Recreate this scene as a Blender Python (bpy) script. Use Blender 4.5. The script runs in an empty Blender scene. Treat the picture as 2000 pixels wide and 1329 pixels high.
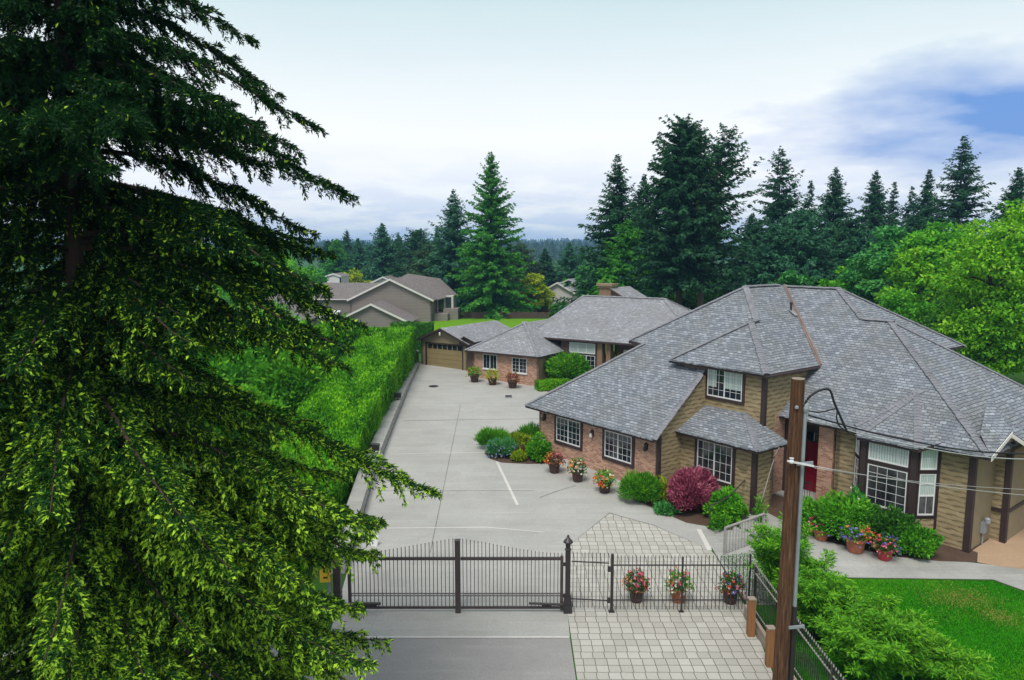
import bpy, math, random
import numpy as np
from mathutils import Vector, Matrix
R = math.radians
scene = bpy.context.scene

# ------------------------------------------------------------------ camera
F_PX, CAM_H = 1400.0, 11.0
PITCH = math.atan(174.5 / F_PX)
cam_d = bpy.data.cameras.new("camera")
cam_d.sensor_width = 36.0
cam_d.lens = F_PX / 2000.0 * 36.0
cam_d.clip_start = 0.1
cam_d.clip_end = 9000.0
cam = bpy.data.objects.new("camera", cam_d)
scene.collection.objects.link(cam)
cam.location = (0, 0, CAM_H)
cam.rotation_euler = (R(90) - PITCH, 0, 0)
scene.camera = cam

# ------------------------------------------------------------------ node helper
class NT:
    def __init__(s, tree):
        s.t = tree
        tree.nodes.clear()
    def n(s, typ, _in=None, **kw):
        nd = s.t.nodes.new(typ)
        for k, v in kw.items():
            setattr(nd, k, v)
        for k, v in (_in or {}).items():
            sock = nd.inputs[k]
            if isinstance(v, bpy.types.NodeSocket):
                s.t.links.new(v, sock)
            else:
                sock.default_value = v
        return nd
    def math(s, op, a, b=0.0, c=0.0, clamp=False):
        nd = s.n('ShaderNodeMath', operation=op)
        nd.use_clamp = clamp
        for i, v in enumerate((a, b, c)):
            if isinstance(v, bpy.types.NodeSocket):
                s.t.links.new(v, nd.inputs[i])
            else:
                nd.inputs[i].default_value = v
        return nd.outputs[0]
    def mix(s, f, a, b, blend='MIX'):
        nd = s.n('ShaderNodeMix', data_type='RGBA', blend_type=blend)
        for i, v in ((0, f), (6, a), (7, b)):
            if isinstance(v, bpy.types.NodeSocket):
                s.t.links.new(v, nd.inputs[i])
            else:
                nd.inputs[i].default_value = v if i == 0 else c4(v)
        return nd.outputs[2]
    def ramp(s, f, stops, interp='LINEAR'):
        nd = s.n('ShaderNodeValToRGB', {'Fac': f})
        nd.color_ramp.interpolation = interp
        el = nd.color_ramp.elements
        while len(el) < len(stops):
            el.new(0.5)
        for e, (p, c) in zip(el, stops):
            e.position = p
            e.color = c4(c)
        return nd.outputs['Color']
    def noise(s, vec, scale, detail=4.0, rough=0.55):
        return s.n('ShaderNodeTexNoise', {'Vector': vec, 'Scale': scale, 'Detail': detail, 'Roughness': rough}).outputs['Fac']

def c4(c):
    if isinstance(c, (int, float)):
        return (c, c, c, 1)
    return tuple(c) if len(c) == 4 else (c[0], c[1], c[2], 1)

# ------------------------------------------------------------------ world: Nishita sky seen through broken cloud
SUN_EL, SUN_AZ = 60.0, -158.0       # azimuth from +Y, clockwise positive: the sun is high, behind and left
world = bpy.data.worlds.new("World")
scene.world = world
world.use_nodes = True
w = NT(world.node_tree)
sky = w.n('ShaderNodeTexSky', sky_type='NISHITA')
sky.sun_disc = False
sky.sun_elevation = R(SUN_EL)
sky.sun_rotation = R(SUN_AZ)
sky.altitude = 120
sky.air_density = 1.0
sky.dust_density = 0.6
tc = w.n('ShaderNodeTexCoord')
dirv = tc.outputs['Generated']
sep = w.n('ShaderNodeSeparateXYZ', {'Vector': dirv})
zz = w.math('MAXIMUM', sep.outputs['Z'], 0.0)
# clouds lie on a layer: project the direction onto it
den = w.math('ADD', zz, 0.16)
cx = w.math('DIVIDE', sep.outputs['X'], den)
cy = w.math('DIVIDE', sep.outputs['Y'], den)
cp = w.n('ShaderNodeCombineXYZ', {'X': cx, 'Y': cy, 'Z': 0.0}).outputs[0]
n1 = w.noise(cp, 0.95, 7, 0.55)
n2 = w.noise(w.n('ShaderNodeVectorMath', {0: cp, 1: (7.3, 2.1, 4.0)}, operation='ADD').outputs[0], 2.3, 6, 0.55)
# white cloud deck with a pale turquoise overhead; unseen zenith dulled to shape the fill light
deck = w.ramp(zz, [(0.15, (11.3, 11.4, 11.4)), (0.34, (6.3, 8.2, 8.6)), (0.60, (6.8, 7.2, 7.5))])
# lavender grey bands of cloud low over the horizon
low = w.math('SUBTRACT', 1.0, w.math('MULTIPLY', zz, 7.0, clamp=True))
band = w.math('MULTIPLY', w.ramp(n2, [(0.42, 0), (0.57, 1)]), low)
deck = w.mix(w.math('MULTIPLY', band, 0.70), deck, (5.9, 7.0, 9.9))
# one big blue grey bank in the north-east
bd = w.n('ShaderNodeVectorMath', {0: dirv, 1: (-0.575, -0.80, -0.150)}, operation='ADD').outputs[0]
bd = w.n('ShaderNodeVectorMath', {0: bd, 1: (3.3, 2.4, 12.5)}, operation='MULTIPLY').outputs[0]
bl = w.n('ShaderNodeVectorMath', {0: bd}, operation='LENGTH').outputs['Value']
bl = w.math('ADD', bl, w.math('MULTIPLY', w.math('SUBTRACT', n2, 0.5), 1.15))
bank = w.ramp(bl, [(0.30, 1), (1.02, 0)])
deck = w.mix(w.math('MULTIPLY', bank, 0.92), deck, (1.1, 3.0, 7.6))
cover = w.ramp(n1, [(0.20, 0.93), (0.55, 0.985)])
col = w.mix(cover, sky.outputs['Color'], deck)
bg = w.n('ShaderNodeBackground', {'Color': col, 'Strength': 0.1})
wo = w.n('ShaderNodeOutputWorld', {'Surface': bg.outputs[0]})

# ------------------------------------------------------------------ sun through thin cloud
sl = bpy.data.lights.new("sun", 'SUN')
sl.energy = 3.2
sl.angle = R(22)
sl.color = (1.0, 0.95, 0.87)
sun = bpy.data.objects.new("sun", sl)
scene.collection.objects.link(sun)
sd = Vector((math.sin(R(SUN_AZ)) * math.cos(R(SUN_EL)), math.cos(R(SUN_AZ)) * math.cos(R(SUN_EL)), math.sin(R(SUN_EL))))
sun.rotation_euler = sd.to_track_quat('Z', 'Y').to_euler()

scene.view_settings.view_transform = 'Standard'
scene.view_settings.look = 'None'
scene.view_settings.exposure = 0.0
scene.view_settings.gamma = 1.0
scene.view_settings.use_curve_mapping = False
scene.cycles.max_bounces = 6
scene.cycles.transparent_max_bounces = 8

# ------------------------------------------------------------------ objects
COL = scene.collection

def gz(y):
    """height of the land: level at the gate, climbing gently to the back"""
    return 0.045 * min(max(y - 24.0, 0.0), 36.0)

def tag(o, label=None, cat=None, group=None, kind=None):
    if label: o['label'] = label
    if cat: o['category'] = cat
    if group: o['group'] = group
    if kind: o['kind'] = kind
    return o

def thing(name, label, cat, loc=(0, 0, 0), rz=0.0, group=None):
    o = bpy.data.objects.new(name, None)
    o.empty_display_size = 0.3
    COL.objects.link(o)
    o.location = loc
    o.rotation_euler = (0, 0, rz)
    return tag(o, label, cat, group)

def copy_thing(o, loc, rz=0.0, scale=None, label=None, group=None):
    def rec(s, parent):
        c = s.copy()
        COL.objects.link(c)
        if parent is not None:
            c.parent = parent
        for ch in s.children:
            rec(ch, c)
        return c
    c = rec(o, None)
    c.location = loc
    c.rotation_euler = (0, 0, rz)
    if scale is not None: c.scale = scale
    if label: c['label'] = label
    if group: c['group'] = group
    return c

def root_loc(parent):
    p = Vector((0, 0, 0))
    while parent is not None:
        p += Vector(parent.location)
        parent = parent.parent
    return p

class MB:
    """collects faces, then links them as ONE mesh object; points are given in world metres
    (local=True at build keeps them as they are)"""
    def __init__(s):
        s.v, s.f, s.m = [], [], []
    def face(s, pts, m=0):
        i = len(s.v)
        s.v += [tuple(p) for p in pts]
        s.f.append(tuple(range(i, i + len(pts))))
        s.m.append(m)
    def prism(s, pts, vec, m=0, mside=None, mbot=None):
        """closed solid: polygon pts swept along vec"""
        pts = [Vector(p) for p in pts]
        vec = Vector(vec)
        n = Vector((0, 0, 0))
        for k in range(len(pts)):
            n += (pts[k] - pts[0]).cross(pts[(k + 1) % len(pts)] - pts[0])
        if n.dot(vec) > 0:
            pts = pts[::-1]
        q = [p + vec for p in pts]
        s.face(pts, m)
        s.face(q[::-1], m if mbot is None else mbot)
        k = len(pts)
        for i in range(k):
            j = (i + 1) % k
            s.face([pts[j], pts[i], q[i], q[j]], m if mside is None else mside)
    def obox(s, o, x, y, z, m=0):
        """box from corner o and three edge vectors"""
        o, x, y, z = Vector(o), Vector(x), Vector(y), Vector(z)
        s.prism([o, o + x, o + x + y, o + y], z, m)
    def box(s, c, d, m=0):
        c, d = Vector(c), Vector(d)
        o = c - d / 2
        s.obox(o, (d.x, 0, 0), (0, d.y, 0), (0, 0, d.z), m)
    def tube(s, pts, rad, n=8, m=0, cap=True):
        pts = [Vector(p) for p in pts]
        if not hasattr(rad, '__len__'):
            rad = [rad] * len(pts)
        rings = []
        for i, p in enumerate(pts):
            t = (pts[min(i + 1, len(pts) - 1)] - pts[max(i - 1, 0)])
            if t.length < 1e-9: t = Vector((0, 0, 1))
            t.normalize()
            a = Vector((0, 0, 1)) if abs(t.z) < .9 else Vector((1, 0, 0))
            u = t.cross(a).normalized()
            v = t.cross(u).normalized()
            i0 = len(s.v)
            for k in range(n):
                an = 2 * math.pi * k / n
                s.v.append(tuple(p + (u * math.cos(an) + v * math.sin(an)) * rad[i]))
            rings.append(i0)
        for a, b in zip(rings[:-1], rings[1:]):
            for k in range(n):
                k2 = (k + 1) % n
                s.f.append((a + k, a + k2, b + k2, b + k)); s.m.append(m)
        if cap:
            s.f.append(tuple(rings[0] + k for k in range(n))[::-1]); s.m.append(m)
            s.f.append(tuple(rings[-1] + k for k in range(n))); s.m.append(m)
    def lathe(s, c, prof, n=16, m=0):
        c = Vector(c)
        rings = []
        for r, z in prof:
            i0 = len(s.v)
            for k in range(n):
                an = 2 * math.pi * k / n
                s.v.append((c.x + r * math.cos(an), c.y + r * math.sin(an), c.z + z))
            rings.append(i0)
        for a, b in zip(rings[:-1], rings[1:]):
            for k in range(n):
                k2 = (k + 1) % n
                s.f.append((a + k, a + k2, b + k2, b + k)); s.m.append(m)
        s.f.append(tuple(rings[0] + k for k in range(n))[::-1]); s.m.append(m)
        s.f.append(tuple(rings[-1] + k for k in range(n))); s.m.append(m)
    def build(s, name, mats, parent=None, local=False, smooth=False, bevel=0.0, label=None):
        me = bpy.data.meshes.new(name)
        off = Vector((0, 0, 0)) if local else root_loc(parent)
        V = [(p[0] - off.x, p[1] - off.y, p[2] - off.z) for p in s.v]
        me.from_pydata(V, [], s.f)
        if not isinstance(mats, (list, tuple)): mats = [mats]
        for x in mats: me.materials.append(x)
        me.polygons.foreach_set('material_index', s.m)
        me.update()
        # metric uv: u along the level line of each face, v up its slope
        uv = me.uv_layers.new(name='UVMap').data
        for p in me.polygons:
            nrm = p.normal
            if abs(nrm.z) > 0.97:
                ux, vx = Vector((1, 0, 0)), Vector((0, 1, 0))
            else:
                ux = Vector((0, 0, 1)).cross(nrm).normalized()
                vx = nrm.cross(ux).normalized()
            for li in p.loop_indices:
                co = Vector(s.v[me.loops[li].vertex_index])
                uv[li].uv = (co.dot(ux), co.dot(vx))
        if smooth:
            me.polygons.foreach_set('use_smooth', [True] * len(me.polygons))
        o = bpy.data.objects.new(name, me)
        COL.objects.link(o)
        if parent is not None: o.parent = parent
        if bevel > 0:
            bm = o.modifiers.new('bevel', 'BEVEL'); bm.width = bevel; bm.segments = 2; bm.limit_method = 'ANGLE'
        if label: o['label'] = label
        return o

def leaves(name, mat, P, D, N, L, Wd, tone, parent=None, off=(0, 0, 0), extra=None):
    """one mesh of leaf shaped quads: base P, axis D, facing N, length L, width Wd, colour value tone (all arrays)"""
    P = np.asarray(P, float) - np.asarray(off, float)
    n = len(P)
    D = D / (np.linalg.norm(D, axis=1, keepdims=True) + 1e-9)
    S = np.cross(D, N)
    S /= (np.linalg.norm(S, axis=1, keepdims=True) + 1e-9)
    NN = np.cross(S, D)
    L = np.broadcast_to(np.asarray(L, float), (n,))[:, None]
    Wd = np.broadcast_to(np.asarray(Wd, float), (n,))[:, None]
    V = np.empty((n, 4, 3))
    V[:, 0] = P
    V[:, 1] = P + D * L * .45 + S * Wd * .5 + NN * L * .06
    V[:, 2] = P + D * L - NN * L * .08
    V[:, 3] = P + D * L * .45 - S * Wd * .5 + NN * L * .06
    V = V.reshape(-1, 3)
    faces_n = n
    tn = np.asarray(tone, float)
    idx = np.arange(n * 4)
    sizes = np.full(n, 4)
    if extra is not None:                      # solid core (verts, quads)
        ev, ef, et = extra
        ev = np.asarray(ev, float) - np.asarray(off, float)
        V = np.vstack([V, ev])
        idx = np.concatenate([idx, np.asarray(ef).ravel() + n * 4])
        sizes = np.concatenate([sizes, np.full(len(ef), 4)])
        tn = np.concatenate([tn, et])
    me = bpy.data.meshes.new(name)
    me.vertices.add(len(V)); me.vertices.foreach_set('co', V.astype(np.float32).ravel())
    me.loops.add(len(idx)); me.loops.foreach_set('vertex_index', idx.astype(np.int32))
    me.polygons.add(len(sizes))
    st = np.concatenate([[0], np.cumsum(sizes)[:-1]])
    me.polygons.foreach_set('loop_start', st.astype(np.int32))
    me.polygons.foreach_set('loop_total', sizes.astype(np.int32))
    at = me.attributes.new('tone', 'FLOAT', 'FACE')
    at.data.foreach_set('value', tn.astype(np.float32))
    me.materials.append(mat)
    me.update(calc_edges=True)
    o = bpy.data.objects.new(name, me)
    COL.objects.link(o)
    if parent is not None: o.parent = parent
    return o
# ------------------------------------------------------------------ materials
def new_mat(name):
    m = bpy.data.materials.new(name)
    m.use_nodes = True
    return m, NT(m.node_tree)

def finish(t, col, rough=0.7, bump=None, bs=0.3, bd=0.02, metal=0.0, spec=0.5):
    b = t.n('ShaderNodeBsdfPrincipled', {'Roughness': rough, 'Metallic': metal, 'Specular IOR Level': spec})
    if isinstance(col, bpy.types.NodeSocket): t.t.links.new(col, b.inputs['Base Color'])
    else: b.inputs['Base Color'].default_value = c4(col)
    if bump is not None:
        bn = t.n('ShaderNodeBump', {'Height': bump, 'Strength': bs, 'Distance': bd})
        t.t.links.new(bn.outputs[0], b.inputs['Normal'])
    t.n('ShaderNodeOutputMaterial', {'Surface': b.outputs[0]})

def sc(c, k): return tuple(min(1, x * k) for x in c)

def plain(name, col, rough=0.6, var=0.2, scale=6.0, bump=0.15, metal=0.0, spec=0.4, stretch=None):
    m, t = new_mat(name)
    v = t.n('ShaderNodeTexCoord').outputs['Object']
    if stretch:
        v = t.n('ShaderNodeMapping', {'Vector': v, 'Scale': stretch}).outputs[0]
    a = t.noise(v, scale, 6, .6)
    b = t.noise(v, scale * .23, 3, .5)
    f = t.math('ADD', t.math('MULTIPLY', a, .6), t.math('MULTIPLY', b, .4))
    c = t.ramp(f, [(.28, sc(col, 1 - var)), (.5, col), (.74, sc(col, 1 + var))])
    finish(t, c, rough, a, bump, .02, metal, spec)
    return m

def foliage(name, dark, mid, light, rough=.55, trans=.3):
    m, t = new_mat(name)
    a = t.n('ShaderNodeAttribute', attribute_name='tone', attribute_type='GEOMETRY').outputs['Fac']
    c = t.ramp(a, [(0, dark), (.5, mid), (1, light)])
    b = t.n('ShaderNodeBsdfPrincipled', {'Base Color': c, 'Roughness': rough, 'Specular IOR Level': .12})
    tr = t.n('ShaderNodeBsdfTranslucent', {'Color': c})
    mx = t.n('ShaderNodeMixShader', {0: trans, 1: b.outputs[0], 2: tr.outputs[0]})
    t.n('ShaderNodeOutputMaterial', {'Surface': mx.outputs[0]})
    return m

def shingle(name, c1, c2, gap, bw=.24, rh=.15, moss=(.16, .16, .13)):
    m, t = new_mat(name)
    uv = t.n('ShaderNodeUVMap').outputs[0]
    wob = t.n('ShaderNodeTexNoise', {'Vector': uv, 'Scale': 2.2, 'Detail': 3.0}).outputs['Color']
    wob = t.n('ShaderNodeVectorMath', {0: wob, 1: (.5, .5, .5)}, operation='SUBTRACT').outputs[0]
    wob = t.n('ShaderNodeVectorMath', {0: wob, 'Scale': .16}, operation='SCALE').outputs[0]
    vec = t.n('ShaderNodeVectorMath', {0: uv, 1: wob}, operation='ADD').outputs[0]
    br = t.n('ShaderNodeTexBrick', {'Vector': vec, 'Color1': c4(0), 'Color2': c4(1), 'Mortar': c4(.5), 'Scale': 1.0,
             'Mortar Size': .012, 'Mortar Smooth': .3, 'Bias': 0.0, 'Brick Width': bw, 'Row Height': rh})
    br.offset = .5
    tint = br.outputs['Color']
    big = t.noise(uv, .55, 5, .6)
    fine = t.noise(uv, 26.0, 3, .6)
    c = t.ramp(tint, [(0, sc(c2, 1.1)), (.25, sc(c2, 1.3)), (.55, sc(c1, .90)), (.88, c1), (1, sc(c1, 1.28))])
    c = t.mix(t.math('MULTIPLY', t.ramp(big, [(.42, 0), (.72, 1)]), .45), c, moss)
    c = t.mix(t.math('MULTIPLY', t.math('SUBTRACT', fine, .5), .9, clamp=True), c, sc(c1, 1.7))
    # the butt of each course overhangs the one below; its shadow line is painted into the colour
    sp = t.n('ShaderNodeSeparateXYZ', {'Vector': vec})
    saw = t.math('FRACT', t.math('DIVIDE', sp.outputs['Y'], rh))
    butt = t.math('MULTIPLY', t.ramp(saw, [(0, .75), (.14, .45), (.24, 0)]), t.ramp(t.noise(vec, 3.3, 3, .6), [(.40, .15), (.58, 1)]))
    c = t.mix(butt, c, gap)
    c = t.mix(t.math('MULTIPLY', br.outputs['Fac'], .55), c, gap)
    h = t.math('SUBTRACT', t.math('ADD', t.math('MULTIPLY', t.math('SUBTRACT', 1.0, saw), .6), t.math('MULTIPLY', tint, .35)), br.outputs['Fac'])
    h = t.math('ADD', h, t.math('MULTIPLY', fine, .25))
    finish(t, c, .82, h, .9, .035, spec=.25)
    return m

def courses(name, c1, c2, gap, bw, rh, mort=.012, rough=.75, bs=.7, bd=.02, wobble=.02, offset=.5, lap=True, stain=None, freq=2):
    m, t = new_mat(name)
    uv = t.n('ShaderNodeUVMap').outputs[0]
    wob = t.n('ShaderNodeTexNoise', {'Vector': uv, 'Scale': 3.0, 'Detail': 2.0}).outputs['Color']
    wob = t.n('ShaderNodeVectorMath', {0: wob, 1: (.5, .5, .5)}, operation='SUBTRACT').outputs[0]
    wob = t.n('ShaderNodeVectorMath', {0: wob, 'Scale': wobble}, operation='SCALE').outputs[0]
    vec = t.n('ShaderNodeVectorMath', {0: uv, 1: wob}, operation='ADD').outputs[0]
    br = t.n('ShaderNodeTexBrick', {'Vector': vec, 'Color1': c4(0), 'Color2': c4(1), 'Mortar': c4(.5), 'Scale': 1.0,
             'Mortar Size': mort, 'Mortar Smooth': .2, 'Brick Width': bw, 'Row Height': rh})
    br.offset = offset
    br.offset_frequency = freq
    tint = br.outputs['Color']
    big = t.noise(uv, .8, 5, .6)
    fine = t.noise(uv, 22.0, 4, .6)
    c = t.ramp(tint, [(0, c1), (.5, sc(tuple((a + b) / 2 for a, b in zip(c1, c2)), 1)), (1, c2)])
    c = t.mix(t.ramp(big, [(.35, .0), (.75, .35)]), c, stain if stain else sc(c1, .7))
    c = t.mix(t.math('MULTIPLY', t.math('SUBTRACT', fine, .45), .8, clamp=True), c, sc(c2, 1.35))
    c = t.mix(br.outputs['Fac'], c, gap)
    h = t.math('SUBTRACT', t.math('MULTIPLY', tint, .3), br.outputs['Fac'])
    if lap:
        sp = t.n('ShaderNodeSeparateXYZ', {'Vector': vec})
        saw = t.math('FRACT', t.math('DIVIDE', sp.outputs['Y'], rh))
        h = t.math('ADD', h, t.math('MULTIPLY', t.math('SUBTRACT', 1.0, saw), .8))
    h = t.math('ADD', h, t.math('MULTIPLY', fine, .2))
    finish(t, c, rough, h, bs, bd, spec=.3)
    return m

def concrete(name, col, joint=None, stain=(.2, .2, .18), bump=.2):
    m, t = new_mat(name)
    v = t.n('ShaderNodeTexCoord').outputs['Object']
    a = t.noise(v, 14.0, 6, .65)
    b = t.noise(v, .35, 5, .6)
    st = t.noise(t.n('ShaderNodeMapping', {'Vector': v, 'Scale': (.25, 2.2, 1)}).outputs[0], 1.2, 6, .6)
    c = t.ramp(a, [(.25, sc(col, .80)), (.5, col), (.78, sc(col, 1.18))])
    c = t.mix(t.ramp(b, [(.36, 0), (.66, .75)]), c, stain)
    c = t.mix(t.ramp(st, [(.56, 0), (.72, .28)]), c, sc(col, 1.35))
    c = t.mix(t.ramp(st, [(.30, .38), (.44, 0)]), c, stain)
    mid = t.noise(v, 2.6, 5, .7)
    spk = t.noise(v, 42.0, 3, .7)
    c = t.mix(t.ramp(spk, [(.57, 0), (.70, .6)]), c, sc(stain, .5))
    c = t.mix(t.ramp(spk, [(.28, .5), (.38, 0)]), c, sc(col, 1.5))
    c = t.mix(t.ramp(mid, [(.56, 0), (.74, .35)]), c, sc(stain, .8))
    if joint:
        jw, jh, jc = joint
        uv = t.n('ShaderNodeMapping', {'Vector': v}).outputs[0]
        wob = t.n('ShaderNodeTexNoise', {'Vector': uv, 'Scale': .8, 'Detail': 3.0}).outputs['Color']
        wob = t.n('ShaderNodeVectorMath', {0: wob, 'Scale': .22}, operation='SCALE').outputs[0]
        uv = t.n('ShaderNodeVectorMath', {0: uv, 1: wob}, operation='ADD').outputs[0]
        br = t.n('ShaderNodeTexBrick', {'Vector': uv, 'Color1': c4(0), 'Color2': c4(1), 'Mortar': c4(.5), 'Scale': 1.0,
                 'Mortar Size': .014, 'Mortar Smooth': .6, 'Brick Width': jw, 'Row Height': jh})
        br.offset = .37
        gate = t.ramp(t.noise(v, .9, 3, .6), [(.38, .05), (.62, .6)])
        c = t.mix(t.math('MULTIPLY', t.math('SUBTRACT', br.outputs['Color'], .30), .22, clamp=True), c, sc(col, 1.30))
        c = t.mix(t.math('MULTIPLY', t.math('SUBTRACT', .30, br.outputs['Color']), .3, clamp=True), c, sc(stain, .88))
        c = t.mix(t.math('MULTIPLY', br.outputs['Fac'], gate), c, jc)
    finish(t, c, .85, a, bump, .01, spec=.3)
    return m

M = {}
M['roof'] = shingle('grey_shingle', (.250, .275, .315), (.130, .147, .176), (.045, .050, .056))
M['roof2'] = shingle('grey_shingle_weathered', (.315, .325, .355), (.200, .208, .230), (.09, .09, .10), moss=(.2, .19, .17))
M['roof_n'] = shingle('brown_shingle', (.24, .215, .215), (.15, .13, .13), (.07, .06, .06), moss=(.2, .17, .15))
M['cap'] = plain('ridge_shingle', (.190, .195, .220), .85, .35, 5, .4)
def shakes(name, c1, c2, gap, rh=.185):
    m, t = new_mat(name)
    uv = t.n('ShaderNodeUVMap').outputs[0]
    sp = t.n('ShaderNodeSeparateXYZ', {'Vector': uv})
    X, Y = sp.outputs['X'], sp.outputs['Y']
    row0 = t.math('FLOOR', t.math('DIVIDE', Y, rh))
    # each course sags in shallow scallops, shifted from row to row
    ph = t.math('ADD', t.math('MULTIPLY', X, 9.5), t.math('MULTIPLY', row0, 2.1))
    nz = t.noise(uv, 2.6, 3, .5)
    wob = t.math('ADD', t.math('MULTIPLY', t.math('SINE', ph), .024), t.math('MULTIPLY', t.math('SUBTRACT', nz, .5), .055))
    y2 = t.math('DIVIDE', t.math('ADD', Y, wob), rh)
    saw = t.math('FRACT', y2)
    row = t.math('FLOOR', y2)
    cell = t.math('FLOOR', t.math('ADD', t.math('MULTIPLY', X, 3.1), t.math('MULTIPLY', row, .37)))
    wn = t.n('ShaderNodeTexWhiteNoise', {'Vector': t.n('ShaderNodeCombineXYZ', {'X': cell, 'Y': row, 'Z': 0.0}).outputs[0]}, noise_dimensions='2D').outputs['Value']
    big = t.noise(uv, .7, 5, .6)
    fine = t.noise(t.n('ShaderNodeMapping', {'Vector': uv, 'Scale': (30, 5, 1)}).outputs[0], 1.0, 4, .6)
    c = t.mix(wn, c1, c2)
    c = t.mix(t.math('MULTIPLY', t.ramp(big, [(.4, 0), (.75, 1)]), .35), c, sc(c1, .8))
    c = t.mix(t.math('MULTIPLY', t.math('SUBTRACT', fine, .45), .7, clamp=True), c, sc(c2, 1.3))
    c = t.mix(t.ramp(saw, [(.0, .85), (.12, .55), (.32, 0)]), c, gap)  # shade under each lap painted in as a dark band along the course foot
    h = t.math('ADD', t.math('SUBTRACT', 1.0, saw), t.math('MULTIPLY', fine, .12))
    finish(t, c, .8, h, 1.0, .03, spec=.25)
    return m
M['siding'] = shakes('olive_shake_siding', (.245, .190, .106), (.315, .248, .145), (.060, .045, .026))
M['siding_plain'] = plain('olive_panel_siding', (.232, .184, .110), .75, .14, 3, .2)
M['brick'] = courses('pink_brown_brick', (.26, .095, .058), (.58, .335, .225), (.40, .32, .27), .23, .078, .011, bs=.5, bd=.012, wobble=.012, lap=False, stain=(.27, .14, .105))
M['trim'] = plain('brown_trim', (.040, .024, .024), .6, .25, 4, .15)
M['white'] = plain('white_vinyl', (.66, .67, .68), .45, .08, 8, .05)
M['fascia_n'] = plain('white_fascia', (.62, .60, .58), .5, .08, 8, .05)
M['copper'] = plain('copper_flashing', (.24, .175, .155), .45, .35, 3, .1, metal=.35)
M['black'] = plain('black_iron', (.026, .021, .023), .45, .3, 10, .1, spec=.5)
M['iron'] = plain('dark_brown_iron', (.050, .036, .037), .45, .3, 6, .1, spec=.5)
M['grey_metal'] = plain('grey_pipe', (.31, .34, .37), .4, .15, 5, .1, metal=.3)
M['dull_rail'] = plain('weathered_grey_rail', (.30, .28, .27), .6, .2, 6, .2)
M['red'] = plain('red_door_paint', (.21, .006, .018), .35, .12, 3, .05)
M['garage'] = plain('olive_door_paint', (.245, .19, .09), .55, .1, 2, .05)
M['terra'] = plain('terracotta', (.33, .115, .06), .75, .2, 9, .2)
M['redpot'] = plain('red_glazed_pot', (.33, .03, .04), .3, .2, 6, .05)
M['darkpot'] = plain('dark_brown_pot', (.055, .026, .022), .6, .3, 8, .2)
M['soil'] = plain('bark_soil', (.075, .045, .03), .95, .4, 12, .8)
M['stone'] = courses('grey_stone_wall', (.30, .29, .27), (.46, .44, .42), (.20, .19, .18), .42, .17, .016, bs=.8, bd=.03, wobble=.09, lap=False, stain=(.3, .27, .24))
M['bark'] = plain('fir_bark', (.055, .036, .028), .95, .4, 7, .9, stretch=(1, 1, .2))
M['bark_l'] = plain('grey_brown_bark', (.17, .12, .10), .95, .35, 7, .9, stretch=(1, 1, .2))
M['post'] = plain('stained_timber', (.25, .115, .045), .8, .35, 6, .4, stretch=(3, 3, .35))
M['timber'] = plain('grey_weathered_timber', (.26, .22, .18), .85, .3, 6, .4, stretch=(3, .4, 3))
M['cable'] = plain('black_cable', (.012, .012, .014), .6, .2, 6, .05)
M['cable_l'] = plain('bare_aluminium_cable', (.45, .45, .46), .4, .2, 6, .05, metal=.4)
M['yellow'] = plain('yellow_paint', (.62, .40, .03), .5, .1, 6, .05)
M['wall_n'] = courses('grey_taupe_lap_siding', (.205, .180, .165), (.235, .208, .19), (.12, .105, .1), 4.0, .2, .012, bs=.4, bd=.015, wobble=.0, stain=(.19, .165, .15))
M['wall_w'] = plain('pale_stucco', (.50, .48, .47), .8, .08, 2, .1)
M['brownwall'] = plain('dark_brown_boards', (.085, .055, .045), .75, .25, 5, .3, stretch=(5, 5, .3))
M['tanboard'] = plain('tan_boards', (.22, .14, .085), .75, .2, 5, .3, stretch=(5, 5, .3))
M['lampwhite'] = plain('frosted_lamp', (.7, .68, .63), .3, .05, 6, .02)
M['concrete'] = concrete('stamped_concrete', (.365, .365, .350), joint=(1.7, .55, (.27, .27, .26)), stain=(.295, .295, .280))
M['walk'] = concrete('pale_walk_concrete', (.36, .36, .345), joint=(1.2, .5, (.2, .2, .19)), stain=(.22, .22, .205))
M['tanslab'] = concrete('tan_slab', (.40, .275, .18), stain=(.34, .235, .155))
M['asphalt'] = concrete('grey_asphalt', (.285, .280, .275), stain=(.235, .230, .226), bump=.8)
M['paver'] = courses('square_pavers', (.35, .34, .305), (.45, .44, .405), (.13, .125, .11), .32, .32, .011, bs=.6, bd=.02, wobble=.03, offset=.10, lap=False, stain=(.31, .30, .27), freq=3)
M['stained_joint'] = concrete('dark_joint', (.20, .20, .19), stain=(.13, .13, .12))
M['light_edge'] = concrete('pale_edging', (.58, .57, .54), stain=(.45, .44, .42))

def glass(name, col, rough=.06):
    m, t = new_mat(name)
    v = t.n('ShaderNodeTexCoord').outputs['Object']
    a = t.noise(v, 2.4, 3, .5)
    c = t.ramp(a, [(.35, sc(col, .5)), (.55, col), (.75, sc(col, 2.0))])
    b = t.noise(v, 1.1, 1, .5)
    finish(t, c, rough, b, .05, .02, spec=.9)
    return m
M['glass'] = glass('dark_window_glass', (.016, .020, .032))
M['glass_b'] = glass('dim_window_glass', (.034, .033, .038))
def blindmat():
    m, t = new_mat('pale_blind_behind_glass')
    v = t.n('ShaderNodeTexCoord').outputs['Object']
    s = t.n('ShaderNodeTexWave', {'Vector': v, 'Scale': 5.0, 'Distortion': 1.2, 'Detail': 1.0}, bands_direction='X').outputs['Fac']
    c = t.ramp(s, [(0, (.30, .37, .36)), (1, (.50, .58, .57))])
    finish(t, c, .12, spec=.7)
    return m
M['blind'] = blindmat()

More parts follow.
